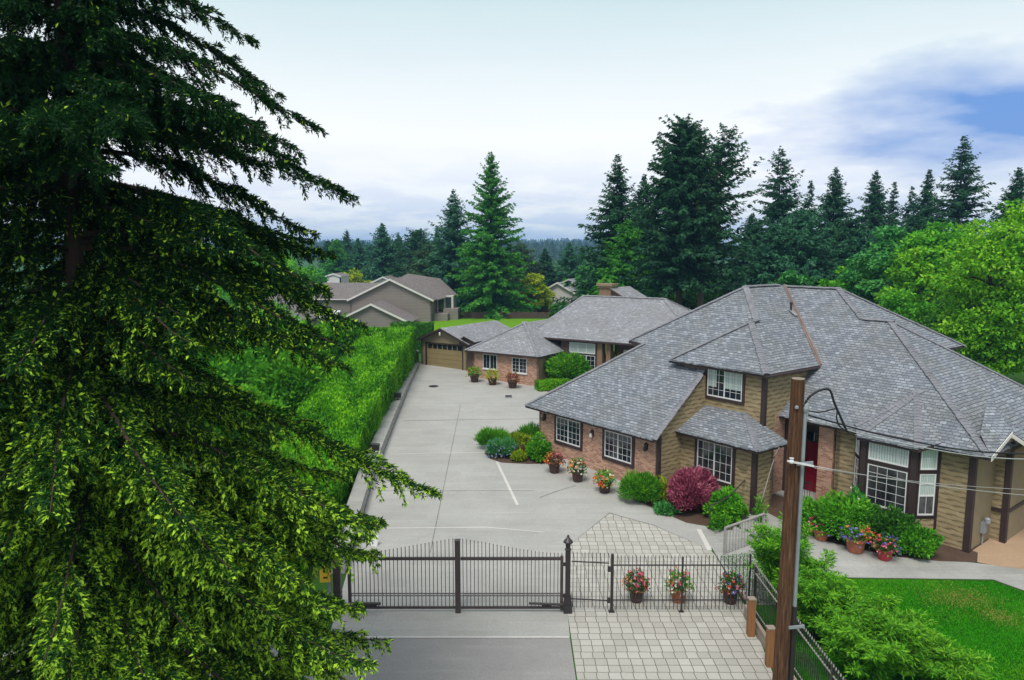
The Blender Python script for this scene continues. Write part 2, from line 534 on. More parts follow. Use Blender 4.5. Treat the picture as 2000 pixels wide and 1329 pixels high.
# ground cover
def grassmat(name, dark, mid, dry, amount=.5):
    m, t = new_mat(name)
    v = t.n('ShaderNodeTexCoord').outputs['Object']
    a = t.noise(v, 18.0, 6, .7)
    b = t.noise(v, .55, 5, .6)
    c = t.ramp(a, [(.3, dark), (.6, mid), (.8, sc(mid, 1.35))])
    c = t.mix(t.ramp(b, [(.52, 0), (.72, amount)]), c, dry)
    finish(t, c, .95, a, .8, .05, spec=.04)
    return m
M['lawn'] = grassmat('lawn_turf', (.014, .130, .002), (.034, .235, .004), (.11, .27, .01), .5)
M['land'] = grassmat('rough_grass_land', (.020, .060, .012), (.045, .120, .020), (.10, .10, .04), .5)
M['field'] = grassmat('bright_field_grass', (.070, .190, .010), (.135, .300, .015), (.22, .30, .03), .5)
M['straw'] = grassmat('straw_dry_grass', (.16, .20, .02), (.30, .29, .06), (.36, .31, .10), .6)
M['hill'] = grassmat('far_forest_floor', (.012, .030, .014), (.020, .046, .020), (.03, .06, .03), .3)

FO = {
 'spruce': foliage('spruce_needles', (.004, .024, .011), (.036, .148, .018), (.520, .830, .055), trans=.3),
 'fir': foliage('dark_fir_needles', (.007, .034, .022), (.022, .092, .042), (.066, .190, .060), trans=.2),
 'fir_b': foliage('blue_green_fir_needles', (.012, .062, .036), (.036, .145, .074), (.095, .260, .105), trans=.2),
 'fir_o': foliage('olive_fir_needles', (.018, .046, .026), (.042, .098, .044), (.110, .170, .055), trans=.2),
 'cedar': foliage('green_cedar_sprays', (.012, .090, .020), (.044, .240, .028), (.170, .440, .034), trans=.25),
 'leaf': foliage('mid_green_leaves', (.032, .160, .010), (.095, .375, .020), (.250, .600, .036)),
 'leaf_b': foliage('cool_green_leaves', (.026, .150, .040), (.070, .310, .066), (.170, .480, .100)),
 'leaf_y': foliage('yellow_green_leaves', (.140, .230, .010), (.330, .450, .020), (.600, .640, .050)),
 'maple': foliage('light_maple_leaves', (.045, .185, .010), (.150, .440, .020), (.400, .690, .040)),
 'hedge': foliage('hedge_leaves', (.012, .085, .006), (.090, .350, .012), (.330, .690, .022)),
 'shrub': foliage('bright_shrub_leaves', (.036, .170, .010), (.095, .340, .018), (.230, .520, .030)),
 'deep': foliage('deep_green_leaves', (.020, .095, .014), (.050, .190, .020), (.120, .320, .030)),
 'grass': foliage('grass_blades', (.010, .105, .003), (.026, .215, .005), (.090, .340, .010)),
 'straw': foliage('dry_grass_blades', (.16, .20, .02), (.34, .33, .07), (.52, .47, .16)),
 'purple': foliage('burgundy_leaves', (.150, .022, .055), (.460, .105, .185), (.760, .320, .400)),
 'lav': foliage('lavender_spikes', (.14, .20, .27), (.22, .30, .42), (.34, .40, .56)),
 'red_leaf': foliage('rust_red_leaves', (.12, .05, .02), (.25, .11, .04), (.38, .20, .07)),
 'fl_pink': foliage('pink_petals', (.45, .05, .13), (.66, .12, .22), (.82, .30, .36), trans=.2),
 'fl_red': foliage('red_petals', (.50, .03, .03), (.70, .07, .05), (.82, .20, .12), trans=.2),
 'fl_orange': foliage('orange_petals', (.60, .16, .03), (.78, .28, .05), (.88, .46, .14), trans=.2),
 'fl_blue': foliage('violet_petals', (.09, .07, .38), (.17, .13, .54), (.30, .24, .68), trans=.2),
 'fl_white': foliage('cream_petals', (.58, .53, .43), (.72, .68, .58), (.85, .83, .75), trans=.2),
}
# ------------------------------------------------------------------ land
def sheet(name, poly, off, mat, holes=None, kind='structure'):
    """flat paving or turf: an outline in plan, laid on the land as one sheet"""
    def clip(pts, y0, keep_above):
        out = []
        for i in range(len(pts)):
            p, q = pts[i], pts[(i + 1) % len(pts)]
            ip = (p[1] >= y0) == keep_above or p[1] == y0
            iq = (q[1] >= y0) == keep_above or q[1] == y0
            if ip: out.append(p)
            if ip != iq:
                t = (y0 - p[1]) / (q[1] - p[1])
                out.append((p[0] + t * (q[0] - p[0]), y0))
        return out
    mb = MB()
    ys = [-1e5, 24.0, 60.0, 1e5]
    for lo, hi in zip(ys[:-1], ys[1:]):
        q = clip(poly, lo, True)
        if len(q) > 2: q = clip(q, hi, False)
        if len(q) > 2:
            ar = sum(q[i][0] * q[(i + 1) % len(q)][1] - q[(i + 1) % len(q)][0] * q[i][1] for i in range(len(q)))
            if ar < 0: q = q[::-1]
            mb.face([(x, y, gz(y) + off) for x, y in q])
    o = mb.build(name, mat)
    return tag(o, kind=kind)

sheet('ground', [(-2700, -120), (2700, -120), (2700, 3400), (-2700, 3400)], 0.0, M['land'])
sheet('driveway', [(-5.25, 19.34), (1.66, 19.34), (1.70, 20.66), (1.95, 25.3), (4.03, 28.57), (5.6, 27.4), (7.3, 25.3), (9.0, 27.0),
                   (7.2, 30.2), (6.2, 30.6), (1.6, 37.6), (9.0, 44.0), (9.0, 47.0), (2.2, 51.0), (-3.0, 54.6), (-3.4, 57.5), (-7.4, 60.2), (-7.9, 59.4),
                   (-7.66, 58.3), (-7.35, 50.0), (-6.96, 41.4), (-6.45, 32.1), (-5.75, 24.2)], .012, M['concrete'])
sheet('road', [(-30, -40), (1.60, -40), (1.655, 19.34), (-5.25, 19.34), (-8, 19.0), (-30, 17.5)], .008, M['asphalt'])
sheet('paved_walk', [(1.66, 10.0), (6.55, 10.0), (6.80, 17.3), (7.24, 20.66), (7.38, 24.8), (7.3, 25.3), (5.6, 27.4), (4.03, 28.57), (1.95, 25.3), (1.70, 20.66)], .014, M['paver'])
sheet('edging', [(7.18, 25.2), (7.36, 25.2), (7.42, 27.0), (7.24, 27.0)], .020, M['light_edge'])
sheet('joint_strip', [(-.82, 34.9), (-.70, 34.9), (.30, 29.4), (.17, 29.4)], .019, M['light_edge'])
sheet('joint_strip', [(-5.5, 27.05), (-1.0, 27.15), (1.2, 26.7), (1.2, 26.76), (-1.0, 27.22), (-5.5, 27.12)], .019, M['light_edge'])
sheet('joint_strip', [(-6.3, 36.05), (-1.4, 36.3), (-1.4, 36.36), (-6.3, 36.11)], .019, M['light_edge'])
sheet('joint_strip', [(-6.6, 42.2), (8.0, 43.0), (8.0, 43.05), (-6.6, 42.25)], .019, M['stained_joint'])
sheet('joint_strip', [(-5.9, 31.0), (1.0, 31.0), (1.0, 31.03), (-5.9, 31.03)], .019, M['stained_joint'])
sheet('joint_strip', [(1.2, 30.25), (1.9, 30.9), (2.9, 31.7), (2.92, 31.66), (1.92, 30.85), (1.22, 30.21)], .019, M['stained_joint'])
sheet('joint_strip', [(-3.0, 25.0), (-2.97, 25.0), (-3.35, 46.0), (-3.38, 46.0)], .018, M['stained_joint'])
sheet('joint_strip', [(1.95, 25.3), (4.03, 28.60), (5.6, 27.42), (7.3, 25.3), (5.6, 27.36), (4.03, 28.53)], .0195, M['stained_joint'])
sheet('threshold_strip', [(-5.25, 19.28), (1.64, 19.28), (1.64, 19.36), (-5.25, 19.36)], .020, M['light_edge'])
sheet('entrance_path', [(7.4, 24.9), (7.4, 23.6), (7.36, 21.2), (8.6, 21.2), (9.4, 24.2), (11.3, 23.1), (16.2, 22.95), (16.9, 21.8), (18.5, 19.5), (21.0, 18.5), (26, 22), (17.2, 24.0), (15.4, 24.5),
                        (13.2, 25.4), (11.3, 26.9), (10.5, 28.9), (9.2, 28.3), (9.0, 27.0), (7.42, 27.0)], .016, M['walk'])
sheet('tan_patio', [(16.45, 24.3), (17.2, 23.9), (26, 21.9), (30, 26), (24, 34), (19, 30), (17.3, 26.6)], .020, M['tanslab'])
sheet('lawn', [(7.6, 8.0), (30, 8.0), (25.8, 21.8), (21.0, 18.4), (18.4, 19.4), (16.8, 21.7), (16.1, 22.85), (11.3, 23.0), (8.9, 25.1), (7.5, 24.7)], .010, M['lawn'])
sheet('planting_bed', [(6.0, 28.9), (7.0, 27.6), (8.6, 26.9), (9.3, 28.0), (10.0, 29.2), (8.6, 31.5), (6.5, 30.6), (5.2, 30.5)], .022, M['soil'])
sheet('flower_bed', [(-1.45, 36.2), (-1.1, 35.3), (-.5, 34.75), (.8, 34.55), (1.7, 34.6), (2.2, 36.6), (1.6, 37.5), (.4, 38.0), (-1.0, 37.6)], .022, M['soil'])
sheet('shrub_bed', [(11.0, 27.2), (11.9, 25.9), (13.6, 24.75), (15.2, 24.35), (16.5, 24.25), (17.0, 25.0), (15.6, 27.2), (12.2, 29.5)], .024, M['soil'])
sheet('back_bed', [(1.7, 50.3), (2.6, 49.5), (4.0, 50.2), (6.0, 52.0), (5, 54), (3, 53.5)], .02, M['soil'])
sheet('field', [(-16, 76), (-9, 66), (4, 66), (8, 84), (6, 99), (-12, 99)], .010, M['field'])

sheet('entry_bed', [(9.3, 28.4), (10.4, 29.0), (11.3, 27.0), (12.2, 27.4), (13.2, 31.5), (9.0, 31.0)], .018, M['soil'])
# hills under the far forest
mb = MB()
XS = [-2600 + 130 * i for i in range(41)]
rng = np.random.default_rng(5)
hp = [19 + 5 * math.sin(x * .0031 + 1.0) + 3 * math.sin(x * .0103) - .0035 * (x + 300) for x in XS]
prof = [(600, -.02), (1000, .06), (1400, .35), (1800, .85), (2050, 1.0), (2600, .8), (3300, 0.0)]
def hill_z(x, y):
    h = np.interp(x, XS, hp)
    return 1.4 + h * np.interp(y, [p[0] for p in prof], [p[1] for p in prof])
for i in range(40):
    for (y0, a0), (y1, a1) in zip(prof[:-1], prof[1:]):
        mb.face([(XS[i], y0, hill_z(XS[i], y0)), (XS[i + 1], y0, hill_z(XS[i + 1], y0)), (XS[i + 1], y1, hill_z(XS[i + 1], y1)), (XS[i], y1, hill_z(XS[i], y1))])
tag(mb.build('hills', M['hill'], smooth=True), kind='structure')

# ------------------------------------------------------------------ building kit
class Frame:
    """plan axes of a house: u along its long front, v going back from it"""
    def __init__(s, o, deg):
        t = R(deg)
        s.o = Vector((o[0], o[1], 0))
        s.a = Vector((math.sin(t), -math.cos(t), 0))
        s.b = Vector((math.cos(t), math.sin(t), 0))
    def p(s, u, v, z=0.0):
        return s.o + s.a * u + s.b * v + Vector((0, 0, z))

UP = Vector((0, 0, 1))

def wall(mb, fr, p, q, z0, z1, th=.18, m=0, top=None):
    """upright slab from plan point p to q, its outer face on the line, thickness to the left of p->q;
    top: list of (fraction, z) for a raking top"""
    P, Q = fr.p(*p), fr.p(*q)
    d = (Q - P).normalized()
    n = Vector((-d.y, d.x, 0))
    pts = [P + UP * z0, Q + UP * z0]
    if top:
        for f, z in top[::-1]:
            pts.append(P + (Q - P) * f + UP * z)
    else:
        pts += [Q + UP * z1, P + UP * z1]
    mb.prism(pts, n * th, m)

def window(parent, o, t, n, w_, h, cols=3, rows=4, halves=2, casing=.12, head=None, gm='glass', sill=True, glaze=None, rails=None):
    """o: lower left corner of the white frame on the wall, t along the wall, n outwards"""
    o, t, n = Vector(o), Vector(t), Vector(n)
    hd = casing if head is None else head
    mb = MB()
    if casing > 0:
        k = casing
        mb.obox(o - t * k - UP * k, t * k, n * .05, UP * (h + k + hd))
        mb.obox(o + t * w_ - UP * k, t * k, n * .05, UP * (h + k + hd))
        mb.obox(o - UP * k, t * w_, n * .055, UP * k)
        mb.obox(o + UP * h, t * w_, n * .048, UP * hd)
    else:
        mb.obox(o - UP * .07 - t * .05, t * (w_ + .1), n * .07, UP * .065)
    win = mb.build('window', M['trim'] if casing > 0 else M['white'], parent)
    mb = MB()
    fw = .045
    mb.obox(o, t * fw, n * .045, UP * h)
    mb.obox(o + t * (w_ - fw), t * fw, n * .045, UP * h)
    mb.obox(o + t * fw, t * (w_ - 2 * fw), n * .043, UP * fw * 1.3)
    mb.obox(o + t * fw + UP * (h - fw), t * (w_ - 2 * fw), n * .043, UP * fw)
    hw = w_ / halves
    for k in range(1, halves):
        mb.obox(o + t * (hw * k - .028) + UP * fw * 1.3, t * .056, n * .046, UP * (h - 2.3 * fw))
    for k in range(halves):
        for c in range(1, cols):
            mb.obox(o + t * (hw * k + hw * c / cols - .007) + UP * fw, t * .014, n * .034, UP * (h - 2 * fw))
        for r in range(1, rows):
            mb.obox(o + t * (hw * k + .03) + UP * (h * r / rows - .007), t * (hw - .06), n * .032, UP * .014)
    for z in (rails or []):
        mb.obox(o + t * fw + UP * (z - .03), t * (w_ - 2 * fw), n * .042, UP * .06)
    mb.build('frame', M['white'], win)
    for k, (f0, f1, z0, z1, g) in enumerate(glaze or [(0, 1, 0, 1, gm)]):
        mb = MB()
        mb.obox(o + t * (w_ * f0 + .01) + UP * (h * z0 + .01) + n * .004, t * (w_ * (f1 - f0) - .011), n * (.016 + .001 * k), UP * (h * (z1 - z0) - .011))
        mb.build('blind' if g == 'blind' else 'pane', M[g], win)
    return win

def roof_face(mb, pts, th=.14, drop=UP):
    pts = [Vector(p) for p in pts]
    nz = Vector((0, 0, 0))
    for k in range(len(pts)):
        nz += (pts[k] - pts[0]).cross(pts[(k + 1) % len(pts)] - pts[0])
    if nz.z < 0: pts = pts[::-1]
    q = [p - UP * th for p in pts]
    mb.face(pts, 0)
    mb.face(q[::-1], 1)
    for i in range(len(pts)):
        j = (i + 1) % len(pts)
        mb.face([pts[i], q[i], q[j], pts[j]], 1)

def caps(mb, p, q, seed=0, wd=.30, step=.17):
    """overlapping cap shingles along a hip or ridge"""
    p, q = Vector(p), Vector(q)
    d = (q - p); L = d.length; d.normalize()
    s = d.cross(UP).normalized(); n = s.cross(d).normalized()
    rr = random.Random(seed)
    k = 0.0
    while k < L - .05:
        c = p + d * k + n * (.012 + rr.random() * .012)
        ww = wd * (.92 + rr.random() * .16)
        for sg in (-1, 1):
            side = s * sg * ww * .5 - n * ww * .16
            a0 = c; b0 = c + side; a1 = c + d * step * 1.35 + n * -.022; b1 = a1 + side
            mb.prism([a0, b0, b1, a1], n * .024)
        k += step

def eave_teeth(mb, p, q, seed=0, out=None):
    """ragged butt ends of the first course, standing a little proud of the eave"""
    p, q = Vector(p), Vector(q)
    d = q - p; L = d.length; d.normalize()
    rr = random.Random(seed)
    k = 0.0
    while k < L - .1:
        wv = .16 + rr.random() * .14
        if k + wv > L: wv = L - k
        h = .03 + rr.random() * .05
        mb.obox(p + d * (k + .008) - UP * (.02 + rr.random() * .02) + out * -.08, d * (wv - .016), out * (.12 + rr.random() * .05), UP * h)
        k += wv

# ------------------------------------------------------------------ main house
H = Frame((6.41, 30.51), 37.5)
A, B = H.a, H.b
HOUSE = thing('main_house', 'large grey roofed brick and olive sided house with a red front door, nearest the gate', 'house', H.p(3, 7, 0))

mb = MB()
wall(mb, H, (-8.17, 0), (0, 0), -.4, 2.98)
wall(mb, H, (-8.17, 9), (-8.17, 0), -.4, 2.98)
mb.build('brick_wall', M['brick'], HOUSE, label='pink brown brick garage wall with two gridded windows')

# siding walls
mb = MB()
wall(mb, H, (.012, 0), (.012, 3.2), -.4, 3, top=[(0, 3.02), (1, 5.42)])
wall(mb, H, (0, 1.5), (3.82, 1.5), -.4, 3.0)
wall(mb, H, (3.82, 1.5), (3.82, 2.78), -.4, 2.98)
wall(mb, H, (3.82, 2.78), (3.0, 2.78), -.4, 2.9)
wall(mb, H, (-1.42, 3.15), (3.05, 3.15), 2.2, 5.88)
wall(mb, H, (3.05, 3.15), (3.05, 7.2), -.3, 5.84)
wall(mb, H, (-1.42, 7.0), (-1.42, 3.15), 4.0, 5.86)
wall(mb, H, (5.47, 4.75), (6.28, 4.75), -.4, 4.02)
wall(mb, H, (5.33, 5.75), (5.47, 5.75), -.4, 4.02)
wall(mb, H, (5.45, 5.9), (5.45, 4.75), -.4, 4.02)
wall(mb, H, (9.42, 4.75), (10.6, 4.75), .02, 4.02)
wall(mb, H, (6.28, 4.75), (6.83, 4.1), -.4, .98)
wall(mb, H, (6.83, 4.1), (8.93, 4.1), -.4, .98)
wall(mb, H, (8.93, 4.1), (9.42, 4.75), -.4, .98)
wall(mb, H, (10.6, 6.7), (11.1, 6.7), -.2, 4.1)
# upper storey walls hidden from the gate
wall(mb, H, (-5.3, 4.4), (-1.4, 4.4), 3.0, 6.1)
wall(mb, H, (-5.3, 14.6), (-5.3, 4.4), 0, 6.1)
wall(mb, H, (5.6, 10.9), (5.6, 14.9), 3.0, 6.2)
wall(mb, H, (5.6, 14.9), (-5.3, 14.9), 0, 6.2)
wall(mb, H, (11.1, 14.0), (5.6, 14.0), 0, 3.9)
mb.build('siding_wall', M['siding'], HOUSE, label='olive brown shake siding')
mb = MB()
wall(mb, H, (10.6, 4.75), (10.6, 6.7), -.3, 4.1)
wall(mb, H, (11.1, 6.7), (11.1, 14.0), -.2, 3.8)
mb.build('panel_wall', M['siding_plain'], HOUSE, label='smooth olive panelled side wall')

mb = MB()
wall(mb, H, (3.062, 4.0), (3.062, 4.75), -.3, 3.95, th=.05)
mb.obox(H.p(2.95, 4.62, -.2), A * .12, B * .3, UP * 4.1)
mb.build('entry_column', M['brick'], HOUSE)
mb = MB()
mb.obox(H.p(4.68, 4.75, -.2), A * .65, B * .62, UP * 4.1)
mb.build('entry_column', M['brick'], HOUSE)

# dark entry recess, porch and door
mb = MB()
mb.obox(H.p(3.07, 4.78, -.2), A * .42, B * .22, UP * 4.05)
mb.build('entry_post', M['trim'], HOUSE)
mb = MB()
wall(mb, H, (3.1, 5.75), (5.3, 5.75), -.2, 4.1)
mb.build('entry_wall', M['brownwall'], HOUSE)
mb = MB()
mb.obox(H.p(3.05, 4.2, -.2), A * 1.62, B * 1.5, UP * .56)
mb.obox(H.p(3.05, 3.75, -.2), A * 1.62, B * .42, UP * .40)
mb.obox(H.p(3.05, 3.3, -.2), A * 1.62, B * .42, UP * .24)
mb.build('porch_step', M['walk'], HOUSE)
mb = MB()
o = H.p(3.62, 5.70, .37)
mb.obox(o, A * .95, B * .05, UP * 2.22)
for i in range(2):
    for j in range(3):
        mb.obox(o + A * (.12 + .40 * i) + UP * (.14 + .7 * j) - B * .012, A * .31, B * .014, UP * .56)
DOOR = mb.build('front_door', M['red'], HOUSE, bevel=.006, label='dark red panelled front door')
mb = MB()
mb.lathe(H.p(4.47, 5.62, 1.38), [(.0, 0), (.035, .01), (.045, .04), (.035, .07), (.0, .08)], 10)
mb.build('handle', M['lampwhite'], DOOR)
mb = MB()
mb.obox(H.p(3.52, 5.68, .37), A * .1, B * .07, UP * 2.75)
mb.obox(H.p(4.57, 5.68, .37), A * .1, B * .07, UP * 2.75)
mb.obox(H.p(3.62, 5.68, 2.60), A * .95, B * .07, UP * .08)
mb.obox(H.p(3.62, 5.68, 3.04), A * .95, B * .07, UP * .08)
mb.build('door_frame', M['trim'], HOUSE)
tr = MB(); tr.obox(H.p(3.62, 5.71, 2.68), A * .95, B * .03, UP * .36)
TR = tr.build('transom', M['glass'], HOUSE)
for k in (1, 2):
    mb = MB(); mb.obox(H.p(3.62 + .317 * k, 5.695, 2.68), A * .025, B * .03, UP * .36); mb.build('muntin', M['white'], TR)
# porch railing beside the door
mb = MB()
for k in range(9): mb.obox(H.p(3.75 + .115 * k, 4.25, .36), A * .018, B * .018, UP * .85)
mb.obox(H.p(3.70, 4.235, 1.21), A * 1.05, B * .05, UP * .045)
mb.obox(H.p(3.70, 4.24, .46), A * 1.05, B * .035, UP * .03)
mb.build('porch_railing', M['black'], HOUSE)

# brown corner posts, foundation trim, belts
def trim_piece(o, x, y, z, name='corner_trim'):
    mb = MB(); mb.obox(o, x, y, z); mb.build(name, M['trim'], HOUSE)
def post(u, v, z0, z1, w_=.2, d=.2):
    trim_piece(H.p(u, v, z0), A * w_, B * d, UP * (z1 - z0))
post(-.10, -.03, -.3, 2.95, .135, .17)
post(3.66, 1.46, -.3, 2.95, .20, .18)
post(2.90, 3.11, 2.6, 5.84, .19, .18)
post(-1.45, 3.12, 4.4, 5.8, .16, .14)
post(10.42, 4.71, -.1, 3.95, .22, .2)
post(10.95, 6.66, -.05, 4.0, .19, .2)
post(9.40, 4.71, -.1, 3.9, .08, .1)
trim_piece(H.p(9.48, 4.72, -.1), A * .94, B * .05, UP * .2)
trim_piece(H.p(10.60, 6.655, 1.25), A * .35, B * .05, UP * .14)
trim_piece(H.p(11.095, 6.9, 1.25), A * .05, B * 7, UP * .14)
trim_piece(H.p(11.095, 9.2, -.1), A * .06, B * .16, UP * 3.9)
trim_piece(H.p(10.60, 4.95, -.1), A * .03, B * 1.7, UP * .22)

# windows
window(HOUSE, H.p(-6.75, 0, 1.36), A, -B, 1.78, 1.26, 3, 4, 2, .15, .24)
window(HOUSE, H.p(-3.27, 0, 1.33), A, -B, 1.72, 1.28, 3, 4, 2, .16, .26)
window(HOUSE, H.p(.11, 3.15, 4.42), A, -B, 1.84, 1.36, 3, 4, 2, .13, .12,
       glaze=[(0, .26, .30, 1, 'blind'), (.26, .5, .30, 1, 'glass_b'), (.5, 1, .33, 1, 'blind'), (0, 1, 0, .33, 'glass')])
window(HOUSE, H.p(.94, 1.5, 1.22), A, -B, 1.80, 1.60, 3, 4, 2, .14, .10, gm='glass_b')
# bay window of three facets
def facet(p, q, z_split=2.80):
    P, Q = H.p(*p), H.p(*q)
    t = (Q - P); L = t.length; t.normalize()
    n = Vector((t.y, -t.x, 0))
    return P, t, n, L
P, t, n, L = facet((6.83, 4.1), (8.93, 4.1))
window(HOUSE, P + t * .30 + UP * 1.10, t, n, L - .60, 1.62, 4, 5, 1, .06, .06, gm='glass_b')
window(HOUSE, P + t * .30 + UP * 2.90, t, n, L - .60, .84, 4, 2, 1, .06, .06, gm='blind')
P, t, n, L = facet((8.93, 4.1), (9.42, 4.75))
window(HOUSE, P + t * .10 + UP * 1.14, t, n, L - .2, 1.60, 2, 1, 1, .05, .06, glaze=[(0, 1, 0, .48, 'glass_b'), (0, 1, .48, 1, 'blind')], rails=[.76, 1.22])
window(HOUSE, P + t * .10 + UP * 2.90, t, n, L - .2, .84, 2, 2, 1, .05, .06, gm='blind')
P, t, n, L = facet((6.28, 4.75), (6.83, 4.1))
window(HOUSE, P + t * .12 + UP * 1.14, t, n, L - .26, 1.60, 2, 4, 1, .05, .06, glaze=[(0, 1, 0, .40, 'glass'), (0, 1, .40, 1, 'glass_b')])
window(HOUSE, P + t * .12 + UP * 2.90, t, n, L - .26, .84, 2, 2, 1, .05, .06, gm='blind')
mb = MB()
for p, q in (((6.28, 4.75), (6.83, 4.1)), ((6.83, 4.1), (8.93, 4.1)), ((8.93, 4.1), (9.42, 4.75))):
    wall(mb, H, p, q, .98, 3.98, th=.16)
mb.build('bay_wall', M['trim'], HOUSE)
mb = MB()
P, t, n, L = facet((6.83, 4.1), (8.93, 4.1))
mb.obox(P + n * .0 + UP * .98, t * .22, n * .06, UP * 2.9)
mb.obox(P + t * (L - .22) + UP * .98, t * .22, n * .06, UP * 2.9)
mb.obox(P + t * .23 + UP * 2.79, t * (L - .46), n * .05, UP * .04)
mb.build('bay_post', M['trim'], HOUSE)

# small fittings
mb = MB()
mb.obox(H.p(10.605, 5.72, .58), A * .13, B * .30, UP * .42)
mb.lathe(H.p(10.77, 5.87, .98), [(.10, 0), (.10, .16), (.07, .2)], 12)
mb.tube([H.p(10.66, 5.85, -.05), H.p(10.66, 5.85, .6)], .03)
mb.build('electric_meter', M['grey_metal'], HOUSE)
mb = MB(); mb.obox(H.p(3.10, 1.455, 2.02), A * .36, B * .05, UP * .17)
for k in range(4): mb.obox(H.p(3.12, 1.44, 2.035 + .04 * k), A * .32, B * .02, UP * .018)
mb.build('wall_vent', M['siding_plain'], HOUSE)
for i, (u, z, m_) in enumerate(((-7.68, 2.36, 'black'), (-4.12, 2.22, 'lampwhite'), (-.68, 2.32, 'black'))):
    mb = MB()
    mb.lathe(H.p(u, -.05, z + .10), [(.03, .12), (.09, .06), (.10, .0), (.07, -.10), (.03, -.16)], 10)
    mb.obox(H.p(u - .06, -.05, z - .12), A * .12, B * .05, UP * .26)
    L_ = mb.build('wall_lamp', M['black'], HOUSE)
    mb = MB()
    mb.lathe(H.p(u, -.14, z - .04), [(.02, .10), (.07, .05), (.075, -.08), (.03, -.13)], 10)
    mb.build('lamp_shade', M[m_], L_)
for c, d in (((3.25, 1.36), .0),):
    pass

# roofs: plane heights over the plan
zG = lambda v: 2.90 + .75 * (v + .45)
zA = lambda u: 5.85 + .728 * (3.33 - u)
zR = lambda v: 3.87 + .75 * (v - 4.3)
zD = lambda v: 5.85 + .737 * (v - 2.8)
q = lambda u, v, z: H.p(u, v, z)
mats = [M['roof'], M['trim']]
rb = MB()
P1, P2 = q(-1.4, 7.95, 9.2), q(-1.4, 10.8, 9.2)
E0, E1 = q(-8.79, -.45, 2.9), q(.14, -.45, 2.9)
LH, DD = q(-4.64, 3.99, zG(3.99)), q(-5.73, 4.09, zG(4.09))
HD = q(.62, 5.99, zG(5.99))
roof_face(rb, [E0, E1, q(-.02, 2.85, zG(2.85)), q(-.02, 3.3, zG(3.3)), q(.62, 5.0, zG(5.0)), HD, P1, DD, LH])
roof_face(rb, [E0, LH, q(-4.64, 9, zG(3.99)), q(-8.79, 9, 2.9)])
roof_face(rb, [DD, P1, P2, q(-5.73, 15.2, 6.25)])
roof_face(rb, [P1, P2, q(-1.3, 11.3, 9.13), q(3.33, 7.0, 5.85), q(3.33, 2.8, 5.85), q(.62, 5.32, 7.83 - .10), HD])
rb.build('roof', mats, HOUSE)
rb = MB()
AP = q(.74, 5.36, zD(5.36))
roof_face(rb, [q(-1.9, 2.8, 5.851), q(3.33, 2.8, 5.851), AP])
roof_face(rb, [q(-1.9, 2.8, 5.851), AP, q(.62, 6.0, 7.75), q(-1.9, 5.4, 5.85)])
rb.build('roof', mats, HOUSE)
rb = MB()
R1, R2, R3 = q(1.7, 11.3, zR(11.3)), q(3.85, 9.6, zR(9.6)), q(5.1, 9.6, zR(9.6))
roof_face(rb, [q(2.95, 4.3, 3.87), q(11.2, 4.3, 3.87), R3, R2, R1, q(-1.3, 11.3, zR(11.3)), q(3.33, 6.94, zR(6.94)), q(2.95, 6.94, zR(6.94))])
roof_face(rb, [q(11.2, 4.3, 3.87), q(11.2, 14.6, 3.87), R3])
roof_face(rb, [R3, R2, q(3.0, 14.6, 3.9), q(11.2, 14.6, 3.87)])
roof_face(rb, [R1, R2, q(6.05, 9.3, 6.36), q(6.05, 15.4, 6.36)])
roof_face(rb, [R1, q(6.05, 15.4, 6.36), q(-5.73, 15.4, 6.25), P2, q(-1.3, 11.3, zR(11.3))])
rb.build('roof', mats, HOUSE)
rb = MB()     # small hip over the bay window
ap = q(7.85, 6.28, zR(6.28) + .03)
bl, bf, cf, cl = q(6.35, 4.45, zR(4.45) + .02), q(6.75, 3.84, 3.76), q(9.05, 3.84, 3.76), q(9.55, 4.45, zR(4.45) + .02)
roof_face(rb, [bl, bf, ap]); roof_face(rb, [bf, cf, ap]); roof_face(rb, [cf, cl, ap])
rb.build('roof', mats, HOUSE)
rb = MB()     # little roof over the square bay below the upper window
by0, by1 = q(-.02, 1.1, 3.06), q(4.2, 1.1, 3.06)
tp0, tp1 = q(-.02, 3.16, 3.95), q(2.15, 3.16, 3.95)
roof_face(rb, [by0, by1, tp1, tp0]); roof_face(rb, [by1, q(4.2, 3.3, 3.06), tp1])
rb.build('roof', mats, HOUSE)
rb = MB()     # lean-to over the side door
roof_face(rb, [q(11.15, 6.1, 4.52), q(12.3, 6.1, 3.86), q(12.3, 13, 3.86), q(11.15, 13, 4.52)])
roof_face(rb, [q(11.22, 4.35, 3.90), q(11.22, 6.1, 4.52), q(10.0, 7.3, 5.5), q(10.6, 5.0, 4.45)])
rb.build('roof', mats, HOUSE)

